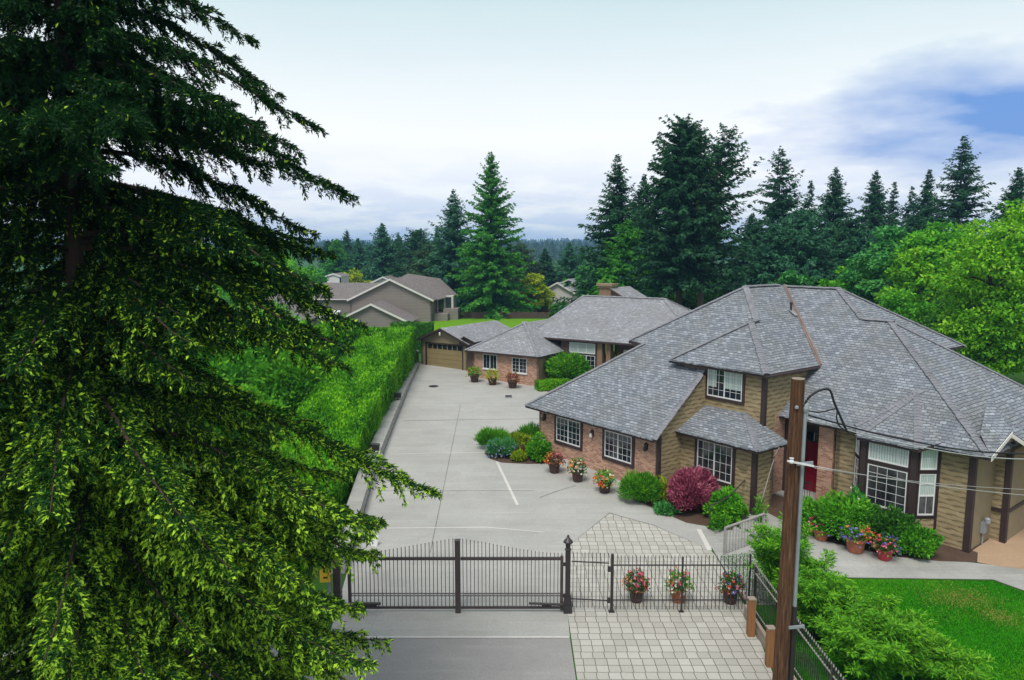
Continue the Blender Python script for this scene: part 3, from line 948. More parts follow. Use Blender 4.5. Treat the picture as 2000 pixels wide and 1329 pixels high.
mb = MB()
for k, (p, r_) in enumerate(((E0, LH), (DD, P1), (P1, HD), (P1, P2), (q(-1.9, 2.8, 5.87), AP), (q(3.33, 2.8, 5.87), AP), (AP, q(.62, 6.0, 7.78)),
        (R1, q(-1.3, 11.3, zR(11.3))), (R2, R1), (R2, R3), (q(11.2, 4.3, 3.87), R3), (R1, q(6.05, 15.4, 6.36)), (R3, q(11.2, 14.6, 3.87)),
        (bf, ap), (cf, ap), (bl, ap), (by1, tp1), (E1 - A * .06, q(-.08, 2.85, zG(2.85))))):
    caps(mb, p + UP * .02, r_ + UP * .02, k)
mb.build('ridge_cap', M['cap'], HOUSE)
for k, (p, r_, out) in enumerate(((E0, E1, -B), (q(-1.9, 2.8, 5.85), q(3.33, 2.8, 5.85), -B), (by0, by1, -B), (by1, q(4.2, 3.3, 3.06), A),
        (q(2.95, 4.3, 3.87), q(6.5, 4.3, 3.87), -B), (bf, cf, -B), (q(9.4, 4.3, 3.87), q(11.2, 4.3, 3.87), -B))):
    mb = MB(); eave_teeth(mb, p, r_, 40 + k, out)
    mb.build('eave_course', M['roof'], HOUSE)
mb = MB()
va, vb = q(-1.3, 11.3, 9.17), q(3.42, 6.92, 5.84)
d = (vb - va).normalized(); s_ = d.cross(UP).normalized()
mb.prism([va - s_ * .09, va + s_ * .09, vb + s_ * .09, vb - s_ * .09], UP * .035)
mb.tube([va + UP * .05, vb + UP * .05], .03, 6)
mb.build('valley_flashing', M['copper'], HOUSE)
mb = MB()
vp = q(.35, 9.3, zA(.35))
mb.tube([vp - UP * .05, vp + UP * .36], .055, 10)
mb.lathe(vp + UP * .30, [(.075, 0), (.075, .1), (.05, .12)], 10)
VP = mb.build('vent_pipe', M['black'], HOUSE)
mb = MB()
sl_ = Vector((A.x, A.y, -.728)).normalized()
mb.prism([vp + B * .16 - sl_ * .1 + UP * .015, vp - B * .16 - sl_ * .1 + UP * .015, vp - B * .16 + sl_ * .42 + UP * .015, vp + B * .16 + sl_ * .42 + UP * .015], UP * .012)
mb.build('flashing', M['grey_metal'], VP)
# white rake board and gutter ends
mb = MB()
mb.prism([q(11.23, 4.30, 3.72), q(11.23, 6.1, 4.36), q(11.23, 6.1, 4.50), q(11.23, 4.30, 3.88)], A * .03)
mb.prism([q(11.15, 6.07, 4.36), q(12.3, 6.07, 3.70), q(12.3, 6.07, 3.84), q(11.15, 6.07, 4.50)], -B * .03)
mb.build('gutter', M['fascia_n'], HOUSE)
mb = MB()
mb.tube([q(3.35, 2.75, 5.76), q(3.39, 7.0, 5.76)], .055, 8)
mb.build('gutter', M['trim'], HOUSE)

# ------------------------------------------------------------------ handrails and entrance ramp railing
t0 = thing('stair_handrail', 'black iron handrail curving up beside the burgundy bush to the entry', 'handrail', (7.76, 27.1, gz(27.1)))
mb = MB()
pts = [Vector((7.74, 27.08, 1.10)), Vector((8.1, 27.3, 1.10)), Vector((8.6, 27.7, 1.16)), Vector((9.2, 28.3, 1.38)), Vector((9.9, 29.0, 1.68)), H.p(3.3, 3.6, 1.75)]
mb.tube(pts, .028, 8); mb.build('rail', M['iron'], t0)
mb = MB(); mb.tube([(7.76, 27.08, .05), (7.76, 27.08, 1.1)], .026, 8); mb.box((7.76, 27.08, .16), (.14, .14, .02)); mb.build('post', M['iron'], t0)
p_ = H.p(3.3, 3.6, 0)
mb = MB(); mb.tube([(p_.x, p_.y, .1), (p_.x, p_.y, 1.75)], .026, 8); mb.build('post', M['iron'], t0)

t0 = thing('ramp_railing', 'weathered grey railing with pale balusters, end of the entrance path behind the gate fence', 'railing', (7.7, 24.9, gz(24.9)))
a0, a1 = Vector((7.70, 24.85, .07)), Vector((9.5, 26.0, .10))
mb = MB(); mb.tube([a0 + UP * 1.0, (a0 + a1) / 2 + UP * 1.02, a1 + UP * 1.06], .045, 8); mb.build('rail', M['dull_rail'], t0)
mb = MB()
for k in range(13):
    c = a0.lerp(a1, (k + .7) / 13.2); mb.tube([c, c + UP * 1.0], .013, 6)
mb.tube([a0 + UP * .1, a1 + UP * .1], .018, 6)
mb.build('baluster_panel', M['dull_rail'], t0)
for c in (a0, a1):
    mb = MB(); mb.box(c + UP * .5, (.07, .07, 1.0)); mb.build('post', M['dull_rail'], t0)
# ------------------------------------------------------------------ back house
K = Frame((1.93, 51.07), 57)
BH = thing('back_house', 'second grey roofed house with a pink brick end, behind the driveway', 'house', K.p(2, 5, gz(55)))
Q = K.p
zb = 1.0
mb = MB()
wall(mb, K, (-5.9, 0), (0, 0), .6, 3.42)
mb.build('brick_wall', M['brick'], BH)
mb = MB()
wall(mb, K, (0, 0), (0, 3.3), .6, 3.42)
wall(mb, K, (-5.9, 9), (-5.9, 0), .6, 3.42)
mb.build('siding_wall', M['siding_plain'], BH)
mb = MB()
wall(mb, K, (0, 3.3), (3.05, 3.3), .6, 4.35)
wall(mb, K, (4.0, 4.2), (6.2, 4.2), .6, 4.35)
wall(mb, K, (6.2, 3.3), (6.2, 12), .6, 4.35)
mb.build('board_wall', M['brownwall'], BH)
mb = MB(); mb.obox(Q(-6.35, .02, .8), K.a * .45, K.b * .2, UP * 2.64); mb.build('corner_board', M['brownwall'], BH)
mb = MB()
mb.obox(Q(3.05, 3.25, .8), K.a * .40, K.b * .5, UP * 3.55)
mb.obox(Q(3.72, 3.35, .8), K.a * .34, K.b * .5, UP * 3.55)
mb.build('entry_post', M['tanboard'], BH)
mb = MB(); mb.obox(Q(4.75, 4.12, 1.3), K.a * 1.3, K.b * .06, UP * 2.5)
mb.build('side_door', M['wall_w'], BH)
for u, z in ((-4.9, 2.14), (-2.28, 2.08)):
    window(BH, Q(u, 0, z), K.a, -K.b, 1.28, 1.12, 2, 4 if u > -4 else 1, 2, 0)
w1 = window(BH, Q(.72, 3.3, 3.42), K.a, -K.b, 2.16, .78, 1, 1, 3, .05, gm='blind')
w1 = window(BH, Q(.72, 3.3, 2.2), K.a, -K.b, 2.16, 1.10, 2, 3, 3, .05, gm='glass')
rb = MB()
zl = 3.47
lo = lambda u, v, z: Q(u, v, z)
a_, b_, c_ = lo(-6.35, -.4, zl), lo(.28, -.4, zl), lo(-3.05, 2.9, zl + 2.0)
roof_face(rb, [a_, b_, c_])
roof_face(rb, [b_, lo(.28, 6.5, zl), lo(-3.05, 8.0, zl + 2.0), c_])
roof_face(rb, [a_, c_, lo(-3.05, 8.0, zl + 2.0), lo(-6.35, 9.2, zl)])
roof_face(rb, [lo(-6.35, 9.2, zl), lo(-3.05, 8.0, zl + 2.0), lo(.28, 9.2, zl)])
rb.build('roof', [M['roof2'], M['trim']], BH)
rb = MB()
zu = 4.46
r1, r2 = lo(-.5, 7.8, 7.40), lo(6.4, 7.8, 7.40)
e1, e2 = lo(-3.0, 2.9, zu), lo(11.2, 2.9, zu)
roof_face(rb, [e1, e2, r2, r1])
roof_face(rb, [e2, lo(11.2, 12.7, zu), r2])
roof_face(rb, [e1, r1, lo(-3.0, 12.7, zu)])
roof_face(rb, [lo(-3.0, 12.7, zu), r1, r2, lo(11.2, 12.7, zu)])
rb.build('roof', [M['roof2'], M['trim']], BH)
mb = MB()
for k, (p, r_) in enumerate(((a_, c_), (b_, c_), (e1, r1), (r1, r2), (r2, e2), (r2, lo(11.2, 12.7, zu)))):
    caps(mb, p + UP * .02, r_ + UP * .02, k, .3, .2)
mb.build('ridge_cap', M['roof2'], BH)
ch = MB()
ch.obox(Q(-.3, 10.3, 6.3), K.a * 1.05, K.b * .8, UP * 1.65)
CH = ch.build('chimney', M['tanboard'], BH)
ch = MB()
ch.obox(Q(-.42, 10.18, 7.95), K.a * 1.29, K.b * 1.04, UP * .14)
ch.obox(Q(-.50, 10.10, 8.09), K.a * 1.45, K.b * 1.2, UP * .20)
ch.build('chimney_cap', M['siding_plain'], CH)
gb = MB()
roof_face(gb, [Q(.8, 10.0, 7.95), Q(2.6, 10.0, 6.95), Q(2.6, 14, 6.95), Q(.8, 14, 7.95)], .12)
gb.prism([Q(.8, 10.2, 7.8), Q(2.5, 10.2, 6.85), Q(2.5, 10.2, 6.2), Q(.8, 10.2, 6.2)], K.b * .15, 1)
gb.build('gable', [M['roof2'], M['brownwall']], BH)

# ------------------------------------------------------------------ detached garage
GA = thing('garage_building', 'small detached olive garage with a gabled roof at the far end of the driveway', 'garage', Q(-10, 4, gz(58)))
mb = MB()
gy = 1.6
L0, L1 = -12.36, -7.58
for (u0, u1) in ((L0, -11.81), (-8.08, L1)):
    wall(mb, K, (u0, gy), (u1, gy), .9, 3.75)
mb.prism([Q(L0, gy, 3.46), Q(L1, gy, 3.46), Q(L1, gy, 3.76), Q(-9.97, gy, 4.66), Q(L0, gy, 3.76)], K.b * .18)
wall(mb, K, (L1, gy), (L1, 9), .9, 3.7)
wall(mb, K, (L1, 9), (L0, 9), .9, 3.7)
wall(mb, K, (L0, 9), (L0, gy), .9, 3.7)
mb.build('wall', M['siding_plain'], GA)
mb = MB()
mb.obox(Q(-11.80, gy + .10, 1.35), K.a * 3.71, K.b * .06, UP * 2.1)
for k in range(4): mb.obox(Q(-11.80, gy + .085, 1.45 + .38 * k), K.a * 3.71, K.b * .02, UP * .345)
GD = mb.build('garage_door', M['garage'], GA)
for k in range(7):
    mb = MB(); mb.obox(Q(-11.66 + .51 * k, gy + .075, 3.02), K.a * .40, K.b * .03, UP * .36)
    mb.build('pane', M['glass'], GD)
mb = MB()
mb.obox(Q(-11.90, gy - .03, 1.3), K.a * .10, K.b * .16, UP * 2.2)
mb.obox(Q(-8.09, gy - .03, 1.3), K.a * .10, K.b * .16, UP * 2.2)
mb.obox(Q(-11.8, gy - .03, 3.42), K.a * 3.71, K.b * .13, UP * .10)
mb.build('door_frame', M['trim'], GA)
rb = MB()
pk0, pk1 = Q(-9.97, gy - .45, 4.80), Q(-9.97, 9.2, 4.80)
l0, l1 = Q(L0 - .45, gy - .45, 3.66), Q(L0 - .45, 9.2, 3.66)
r0, r1_ = Q(L1 + .45, gy - .45, 3.66), Q(L1 + .45, 9.2, 3.66)
roof_face(rb, [l0, pk0, pk1, l1], .16); roof_face(rb, [pk0, r0, r1_, pk1], .16)
rb.build('roof', [M['roof2'], M['trim']], GA)
rb = MB()
roof_face(rb, [Q(-8.3, gy - .1, 3.98), Q(-7.55, gy - .5, 4.3), Q(-7.55, gy + 2.6, 4.3), Q(-8.3, gy + 2.2, 4.02)], .1)
roof_face(rb, [Q(-7.55, gy - .5, 4.3), Q(-6.7, gy - .2, 3.85), Q(-6.7, gy + 2.6, 3.85), Q(-7.55, gy + 2.6, 4.3)], .1)
rb.prism([Q(-8.2, gy - .25, 3.5), Q(-6.8, gy - .25, 3.5), Q(-6.8, gy - .25, 3.82), Q(-7.55, gy - .25, 4.18), Q(-8.2, gy - .25, 3.86)], K.b * .1, 1)
rb.build('porch_roof', [M['roof2'], M['trim']], GA)
mb = MB(); mb.lathe(Q(-9.97, gy - .5, 4.28), [(.02, .2), (.07, .15), (.07, .0), (.03, -.1)], 8)
mb.build('wall_lamp', M['lampwhite'], GA)

bn = thing('waste_bin', 'grey wheeled bin with a pale lid in the gap beside the garage', 'bin', (-8.05, 59.3, gz(59.3)))
mb = MB()
mb.prism([(-8.30, 59.05, 1.62), (-7.82, 59.05, 1.62), (-7.82, 59.55, 1.62), (-8.30, 59.55, 1.62)], (0, 0, 1.0))
mb.build('body', M['darkpot'], bn, bevel=.03)
mb = MB(); mb.obox((-8.34, 59.0, 2.63), (.56, 0, 0), (0, .6, 0), (0, 0, .10)); mb.build('lid', M['grey_metal'], bn, bevel=.02)
mb = MB(); mb.tube([(-8.3, 59.5, 1.7), (-7.82, 59.5, 1.7)], .09, 10); mb.build('axle', M['black'], bn)

# ------------------------------------------------------------------ neighbours
def gable_house(name, label, fr, u0, u1, v0, v1, z0, ze, pk, wallm, roofm, fasc, over=.35, parts=True):
    t = thing(name, label, 'house', fr.p((u0 + u1) / 2, (v0 + v1) / 2, z0))
    um = (u0 + u1) / 2
    mb = MB()
    mb.prism([fr.p(u0, v0, z0), fr.p(u1, v0, z0), fr.p(u1, v0, ze), fr.p(um, v0, pk - .1), fr.p(u0, v0, ze)], fr.b * .2)
    wall(mb, fr, (u1, v0), (u1, v1), z0, ze); wall(mb, fr, (u1, v1), (u0, v1), z0, ze); wall(mb, fr, (u0, v1), (u0, v0), z0, ze)
    mb.build('wall', wallm, t)
    sl = (pk - ze) / (u1 - um)
    rb = MB()
    zo = ze - over * sl + .08
    a0, a1 = fr.p(u0 - over, v0 - over, zo), fr.p(u0 - over, v1, zo)
    p0, p1 = fr.p(um, v0 - over, pk + .08), fr.p(um, v1, pk + .08)
    b0, b1 = fr.p(u1 + over, v0 - over, zo), fr.p(u1 + over, v1, zo)
    roof_face(rb, [a0, p0, p1, a1], .12); roof_face(rb, [p0, b0, b1, p1], .12)
    rb.build('roof', [roofm, fasc], t)
    mb = MB()
    for s0, s1 in ((a0, p0), (p0, b0)):
        mb.prism([s0 - UP * .20, s1 - UP * .20, s1 + UP * .06, s0 + UP * .06], -fr.b * .05)
    mb.build('fascia', fasc, t)
    return t
N1 = Frame((-16.1, 95), 88)
NH = gable_house('neighbour_house', 'large grey taupe gabled house with white roof edges beyond the hedge', N1, -5.4, 5.4, 0, 9, 1.6, 4.6, 7.2, M['wall_n'], M['roof_n'], M['fascia_n'])
rb = MB()
roof_face(rb, [N1.p(-12, 4, 4.35), N1.p(-2.5, 4, 4.35), N1.p(-2.5, 10, 6.35), N1.p(-12, 10, 6.35)])
rb.build('roof', [M['roof_n'], M['fascia_n']], NH)
mb = MB(); wall(mb, N1, (-11.6, 4.4), (-5.3, 4.4), 1.6, 4.3); mb.build('wall', M['wall_n'], NH)
rb = MB()
roof_face(rb, [N1.p(.3, 2.5, 7.05), N1.p(.9, 8.0, 7.75), N1.p(5, 12, 6.9), N1.p(8.1, 7.0, 4.85), N1.p(6.0, 2.5, 4.45)])
rb.build('roof', [M['roof_n'], M['roof_n']], NH)
mb = MB(); mb.obox(N1.p(5.5, 4.6, 1.6), N1.a * 2.3, N1.b * 4, UP * 3.2); mb.build('wall', M['wall_w'], NH)
mb = MB()
for u in (5.75, 6.75): mb.obox(N1.p(u, 4.52, 2.6), N1.a * .75, N1.b * .05, UP * 2.0)
mb.build('window', M['glass'], NH)
mb = MB(); mb.obox(N1.p(5.5, 1.2, 1.6), N1.a * 1.9, N1.b * 3.3, UP * .95); mb.obox(N1.p(6.6, 3.0, 1.6), N1.a * 2.0, N1.b * 3, UP * 1.5)
mb.build('balcony', M['wall_n'], NH)
N2 = Frame((-17.3, 88), 88)
gable_house('low_gabled_house', 'low grey gabled outbuilding with white roof edges directly behind the hedge', N2, -4.4, 4.4, 0, 6.6, 1.6, 2.35, 4.45, M['wall_n'], M['roof_n'], M['fascia_n'])
N3 = Frame((-30.0, 84), 88)
gable_house('low_gabled_house', 'grey gabled house partly screened by the spruce branches', N3, -5.0, 5.0, 0, 8, 1.6, 2.9, 5.4, M['wall_n'], M['roof_n'], M['fascia_n'])
sh = thing('garden_shed', 'small white flat roofed shed between the grey gables', 'shed', (-22.1, 86.5, 1.62))
mb = MB(); mb.box((-22.1, 86.5, 2.3), (1.5, 1.6, 1.4)); mb.build('wall', M['wall_n'], sh)
mb = MB(); mb.prism([(-23.1, 85.4, 3.0), (-21.1, 85.4, 3.0), (-21.0, 87.6, 3.62), (-23.0, 87.6, 3.62)], (0, 0, .12)); mb.build('roof', M['white'], sh)
N4 = Frame((-28.6, 115), 90)
gable_house('white_house', 'small white house wall showing above the brown roof by the spruce branches', N4, -1.2, 1.2, 0, 6, 1.6, 6.9, 7.3, M['white'], M['roof_n'], M['white'], over=.1)
N4b = Frame((-21.5, 120), 90)
gable_house('white_house', 'white house almost hidden behind the dark trees left of the grey gable', N4b, -3, 3, 0, 8, 1.6, 5.2, 6.6, M['white'], M['roof_n'], M['white'])

N5 = Frame((7.0, 110), 70)
FH = gable_house('far_house', 'small pale two storey house with grey roof beside the yellow green tree', N5, -2.5, 2.5, 0, 7, 1.6, 4.7, 6.1, M['wall_w'], M['roof2'], M['fascia_n'])
mb = MB(); mb.obox(N5.p(-1.55, -.06, 3.15), N5.a * .95, N5.b * .05, UP * 1.3)
mb.build('window', M['glass'], FH)
mb = MB(); mb.obox(N5.p(-4.3, -1.2, 1.6), N5.a * 3.3, N5.b * 3, UP * 1.35); mb.build('porch_wall', M['tanboard'], FH)
mb = MB(); mb.prism([N5.p(-4.6, -1.5, 2.95), N5.p(-.8, -1.5, 2.95), N5.p(-.8, .1, 3.75), N5.p(-4.6, .1, 3.75)], UP * .12); mb.build('porch_roof', M['roof_n'], FH)
mb = MB(); mb.obox(N5.p(-3.9, -1.26, 1.8), N5.a * .9, N5.b * .05, UP * .95); mb.build('porch_window', M['white'], FH)
rb = MB()
roof_face(rb, [N5.p(1.0, 2.5, 6.6), N5.p(4.2, 2.0, 4.4), N5.p(4.2, 8, 4.4), N5.p(1.0, 8, 6.6)])
roof_face(rb, [N5.p(-1.8, 2.0, 5.2), N5.p(1.0, 2.5, 6.6), N5.p(1.0, 8, 6.6), N5.p(-1.8, 8, 5.2)])
rb.prism([N5.p(1.0, 2.9, 6.4), N5.p(4.0, 2.9, 4.4), N5.p(4.0, 2.9, 1.6), N5.p(1.0, 2.9, 1.6)], N5.b * .2, 2)
rb.build('roof', [M['roof2'], M['fascia_n'], M['wall_w']], FH)

bf_ = thing('board_fence', 'dark low board fence along the far side of the bright field', 'fence', (-3, 100.2, 1.62))
mb = MB()
for k in range(56):
    x = -9.5 + k * .28
    mb.box((x, 100.2, 1.62 + .42), (.26, .03, .80 + .05 * math.sin(k * 1.7)))
mb.build('board_panel', M['brownwall'], bf_)
for k in range(7):
    mb = MB(); mb.box((-9.6 + k * 2.6, 100.28, 2.15), (.12, .12, 1.1)); mb.build('post', M['brownwall'], bf_)

# ------------------------------------------------------------------ retaining wall and its lamps
wl = [(-5.72, 23.4), (-5.76, 24.2), (-6.45, 32.1), (-6.96, 41.4), (-7.35, 50.0), (-7.66, 58.3)]
rw = thing('retaining_wall', 'low grey stone retaining wall under the clipped hedge along the driveway', 'wall', (-6.8, 40, gz(40)))
mb = MB(); cpg = MB()
def lerp_path(path, n):
    out = []
    for (x0, y0), (x1, y1) in zip(path[:-1], path[1:]):
        for k in range(n): out.append((x0 + (x1 - x0) * k / n, y0 + (y1 - y0) * k / n))
    return out + [path[-1]]
pw = lerp_path(wl, 6)
rr = random.Random(3)
def wh(y): return float(np.interp(y, [23, 34, 48, 59], [.50, .52, .45, .25]))
for (x0, y0), (x1, y1) in zip(pw[:-1], pw[1:]):
    z0, z1 = gz(y0), gz(y1); h0, h1 = wh(y0), wh(y1)
    b0 = (Vector((x0, y0, z0 - .2)), Vector((x1, y1, z1 - .2)), Vector((x1 - .06, y1, z1 + h1)), Vector((x0 - .06, y0, z0 + h0)))
    mb.prism(b0, (-.55, 0, 0))
    cpg.prism([Vector((x0 - .0, y0, z0 + h0)), Vector((x1, y1, z1 + h1)), Vector((x1 - .62, y1, z1 + h1)), Vector((x0 - .62, y0, z0 + h0))], UP * .07)
mb.build('stone_face', M['stone'], rw)
cpg.build('coping', M['walk'], rw)
def flood(y, label):
    x = float(np.interp(y, [p[1] for p in wl], [p[0] for p in wl])) - .22
    z = gz(y) + wh(y) + .07
    t = thing('flood_lamp', label, 'lamp', (x, y, z), 0, 'flood lamps on the retaining wall')
    mb = MB(); mb.lathe((x, y, z), [(.11, 0), (.11, .03), (.03, .04), (.03, .16)], 12); mb.build('base', M['black'], t)
    mb = MB(); mb.prism([(x - .20, y - .16, z + .16), (x + .22, y - .16, z + .13), (x + .24, y - .16, z + .42), (x - .16, y - .16, z + .46)], (0, .32, 0))
    for k in range(5): mb.obox((x - .24, y - .15 + k * .065, z + .18), (.05, 0, 0), (0, .02, 0), (.02, 0, .25))
    mb.build('housing', M['black'], t, bevel=.012)
    mb = MB(); mb.obox((x + .232, y - .13, z + .17), (.012, 0, 0), (0, .26, 0), (.01, 0, .22)); mb.build('lens', M['glass'], t)
flood(45.3, 'black flood lamp farther up the retaining wall')
flood(34.6, 'black flood lamp on the near end of the retaining wall')
pt = thing('wall_plant', 'pale flowering plant trailing over the near end of the retaining wall', 'plant', (-6.6, 33.4, gz(33.4) + .6))
rng = np.random.default_rng(8)
n = 260
Pp = np.column_stack([rng.normal(-6.65, .16, n), rng.normal(33.4, .3, n), gz(33.4) + .64 + np.abs(rng.normal(0, .12, n))])
leaves('foliage', FO['leaf'], Pp, rng.normal(0, 1, (n, 3)) + [0, 0, .6], rng.normal(0, 1, (n, 3)), .11, .06, rng.random(n), pt, root_loc(pt))
leaves('flower', FO['fl_white'], Pp[:90] + [.03, 0, .05], rng.normal(0, 1, (90, 3)) + [0, 0, .6], rng.normal(0, 1, (90, 3)), .10, .09, rng.random(90), pt, root_loc(pt))
sg = thing('leaning_board', 'white board leaning in the shade under the long spruce branch', 'board', (-5.15, 25.6, gz(25.6)))
mb = MB(); mb.prism([(-5.35, 25.55, .02), (-5.02, 25.5, .02), (-4.98, 25.6, .44), (-5.30, 25.65, .48)], (0, .04, 0)); mb.build('panel', M['white'], sg)
mb = MB(); mb.obox((-5.45, 25.62, .08), (.09, 0, 0), (0, .05, 0), (0, .05, .48)); mb.build('edge', M['black'], sg)

dr = thing('drain_cover', 'dark round drain cover in the driveway concrete', 'drain cover', (-5.69, 51.2, gz(51.2)))
mb = MB(); mb.lathe((-5.69, 51.2, gz(51.2) + .012), [(.36, 0), (.36, .02), (.31, .022), (.30, .015)], 20); mb.build('rim', M['black'], dr)
mb = MB()
for k in range(5): mb.box((-5.69, 51.0 + .1 * k, gz(51.2) + .03), (.5, .04, .015))
mb.build('grate', M['black'], dr)
lb = thing('utility_box', 'small dark ground box standing alone on the driveway', 'utility box', (-.24, 47.9, gz(47.9)))
mb = MB(); mb.prism([(-.44, 47.8, 1.09), (-.04, 47.8, 1.09), (-.04, 48.05, 1.09), (-.44, 48.05, 1.09)], (0, 0, .10)); mb.build('body', M['grey_metal'], lb, bevel=.02)
mb = MB(); mb.box((-.24, 47.92, 1.205), (.44, .29, .03)); mb.build('lid', M['black'], lb)

# ------------------------------------------------------------------ driveway gate
GY = 20.78
def gate_leaf(label, x0, x1, flip):
    """two halves of a drive gate; the bars rise in a shallow curve to the meeting post"""
    t = thing('driveway_gate', label, 'gate', ((x0 + x1) / 2, GY, 0), 0, 'driveway gate leaves')
    mb = MB()
    mb.obox((x0, GY - .03, .12), (x1 - x0, 0, 0), (0, .06, 0), (0, 0, .07))
    mb.obox((x0, GY - .035, 1.68), (x1 - x0, 0, 0), (0, .07, 0), (0, 0, .085))
    hx = x1 - .09 if flip else x0
    mb.obox((hx, GY - .045, .08), (.09, 0, 0), (0, .09, 0), (0, 0, 1.72))
    mb.build('frame', M['iron'], t)
    mb = MB()
    for z in (.52, .60):
        mb.obox((x0, GY - .012, z), (x1 - x0, 0, 0), (0, .024, 0), (0, 0, .018))
    mb.build('rail', M['iron'], t)
    mb = MB(); rg = MB()
    n = 27
    for k in range(n):
        f = (k + .6) / n
        x = x0 + (x1 - x0) * f
        g = 1 - f if flip else f
        top = 1.87 + .47 * (g ** 1.9 * (1.9 - .9 * g))
        mb.obox((x - .010, GY - .010, .14), (.020, 0, 0), (0, .020, 0), (0, 0, top - .14))
        mb.prism([(x - .013, GY - .013, top), (x + .013, GY - .013, top), (x + .013, GY + .013, top), (x - .013, GY + .013, top)], (0, 0, .02))
        xm = x + (x1 - x0) / n / 2
        rg.tube([(xm + .03 * math.cos(a_), GY, .565 + .03 * math.sin(a_)) for a_ in [i * math.pi / 4 for i in range(9)]], .006, 4)
    mb.build('picket_panel', M['iron'], t)
    rg.build('ring_ornament', M['iron'], t)
    mb = MB()
    if flip:
        mb.tube([(x1 - 1.05, GY - .10, .34), (x1 - .02, GY - .10, .30)], .038, 10)
        mb.box((x1 - .5, GY - .06, .24), (.3, .04, .05))
    else:
        mb.tube([(x0 + .05, GY - .10, .33), (x0 + 1.0, GY - .10, .33)], .045, 10)
        mb.box((x0 + .6, GY - .06, .24), (.55, .04, .05))
    mb.build('gate_opener', M['black'], t)
    return t
gate_leaf('left leaf of the brown iron driveway gate, half veiled by spruce', -5.0, -1.74, False)
gate_leaf('right leaf of the brown iron driveway gate, beside the lantern post', -1.56, 1.56, True)
def gate_post(label, x, y, w_, h, mat='iron'):
    t = thing('gate_post', label, 'post', (x, y, 0), 0, None)
    mb = MB(); mb.box((x, y, h / 2), (w_, w_, h)); mb.build('shaft', M[mat], t, bevel=.008)
    mb = MB(); mb.box((x, y, h + .012), (w_ + .02, w_ + .02, .024)); mb.build('cap', M[mat], t)
    return t
gate_post('brown square post where the two driveway gate leaves meet', -1.65, GY - .02, .16, 2.30)
gate_post('brown hinge post of the left gate leaf by the yellow keypad', -5.32, GY, .22, 1.8)
lp = thing('lantern_post', 'black gate post with a lantern finial between driveway gate and foot gate', 'post', (1.70, GY, 0))
mb = MB(); mb.box((1.70, GY, 1.0), (.15, .15, 2.0)); mb.build('shaft', M['black'], lp, bevel=.008)
mb = MB(); mb.box((1.70, GY, .14), (.26, .26, .28)); mb.box((1.70, GY, .40), (.22, .22, .24)); mb.build('plinth', M['black'], lp, bevel=.02)
mb = MB()
mb.lathe((1.70, GY, 2.0), [(.10, 0), (.10, .03), (.065, .05), (.085, .22), (.15, .24), (.14, .28), (.06, .37), (.035, .40), (.045, .43), (.02, .47)], 12)
mb.build('lantern', M['black'], lp)
mb = MB()
for z in (.55, 1.55): mb.box((1.60, GY - .02, z), (.1, .06, .10))
mb.build('hinge', M['black'], lp)

fg = thing('foot_gate', 'narrow black iron foot gate, its bars level, beside the lantern post', 'gate', (2.35, GY, 0))
mb = MB()
for z in (.42, 1.62): mb.obox((1.82, GY - .014, z), (1.13, 0, -.06), (0, .028, 0), (0, 0, .03))
mb.build('rail', M['black'], fg)
mb = MB()
for k in range(10):
    x = 1.86 + k * .118
    mb.obox((x - .009, GY - .009, .16 - .005 * k), (.018, 0, 0), (0, .018, 0), (0, 0, 1.78))
mb.build('picket_panel', M['black'], fg)
mb = MB()
for z in (.40, 1.40): mb.box((2.95, GY - .03, z), (.09, .06, .16))
mb.build('hinge', M['black'], fg)

fp = thing('fence_panel', 'black iron picket fence panel across the paved walk, behind it three flower pots', 'fence', (5.1, GY, 0))
for x, wd, h in ((3.05, .085, 1.86), (5.19, .05, 1.78), (7.24, .05, 1.86)):
    mb = MB(); mb.box((x, GY, h / 2), (wd, wd, h)); mb.box((x, GY, .02), (wd + .1, wd + .06, .03)); mb.build('post', M['black'], fp)
mb = MB()
for z in (.38, 1.50): mb.obox((3.09, GY - .014, z), (4.13, 0, 0), (0, .028, 0), (0, 0, .03))
mb.build('rail', M['black'], fp)
mb = MB()
for k in range(35):
    x = 3.20 + k * .1165
    if abs(x - 5.19) < .035: continue
    mb.obox((x - .009, GY - .009, .10), (.018, 0, 0), (0, .018, 0), (0, 0, 1.72))
mb.build('picket_panel', M['black'], fp)

sf = thing('side_fence', 'black spike topped iron fence running past the utility pole along the lawn', 'fence', (7.28, 15, 0))
mb = MB()
for z in (.30, 1.42): mb.obox((7.26, 5.0, z), (.03, 0, 0), (0, 15.72, 0), (0, 0, .035))
mb.build('rail', M['dull_rail'], sf)
mb = MB(); sp = MB()
for k in range(130):
    y = 20.6 - k * .118
    mb.obox((7.266, y - .009, .12), (.018, 0, 0), (0, .018, 0), (0, 0, 1.52))
    sp.lathe((7.275, y, 1.64), [(.012, 0), (.022, .03), (.004, .09)], 6)
mb.build('picket_panel', M['black'], sf)
sp.build('spike_row', M['dull_rail'], sf)
for k in range(6):
    mb = MB(); mb.box((7.275, 20.4 - 2.6 * k, .85), (.06, .06, 1.7)); mb.build('post', M['black'], sf)

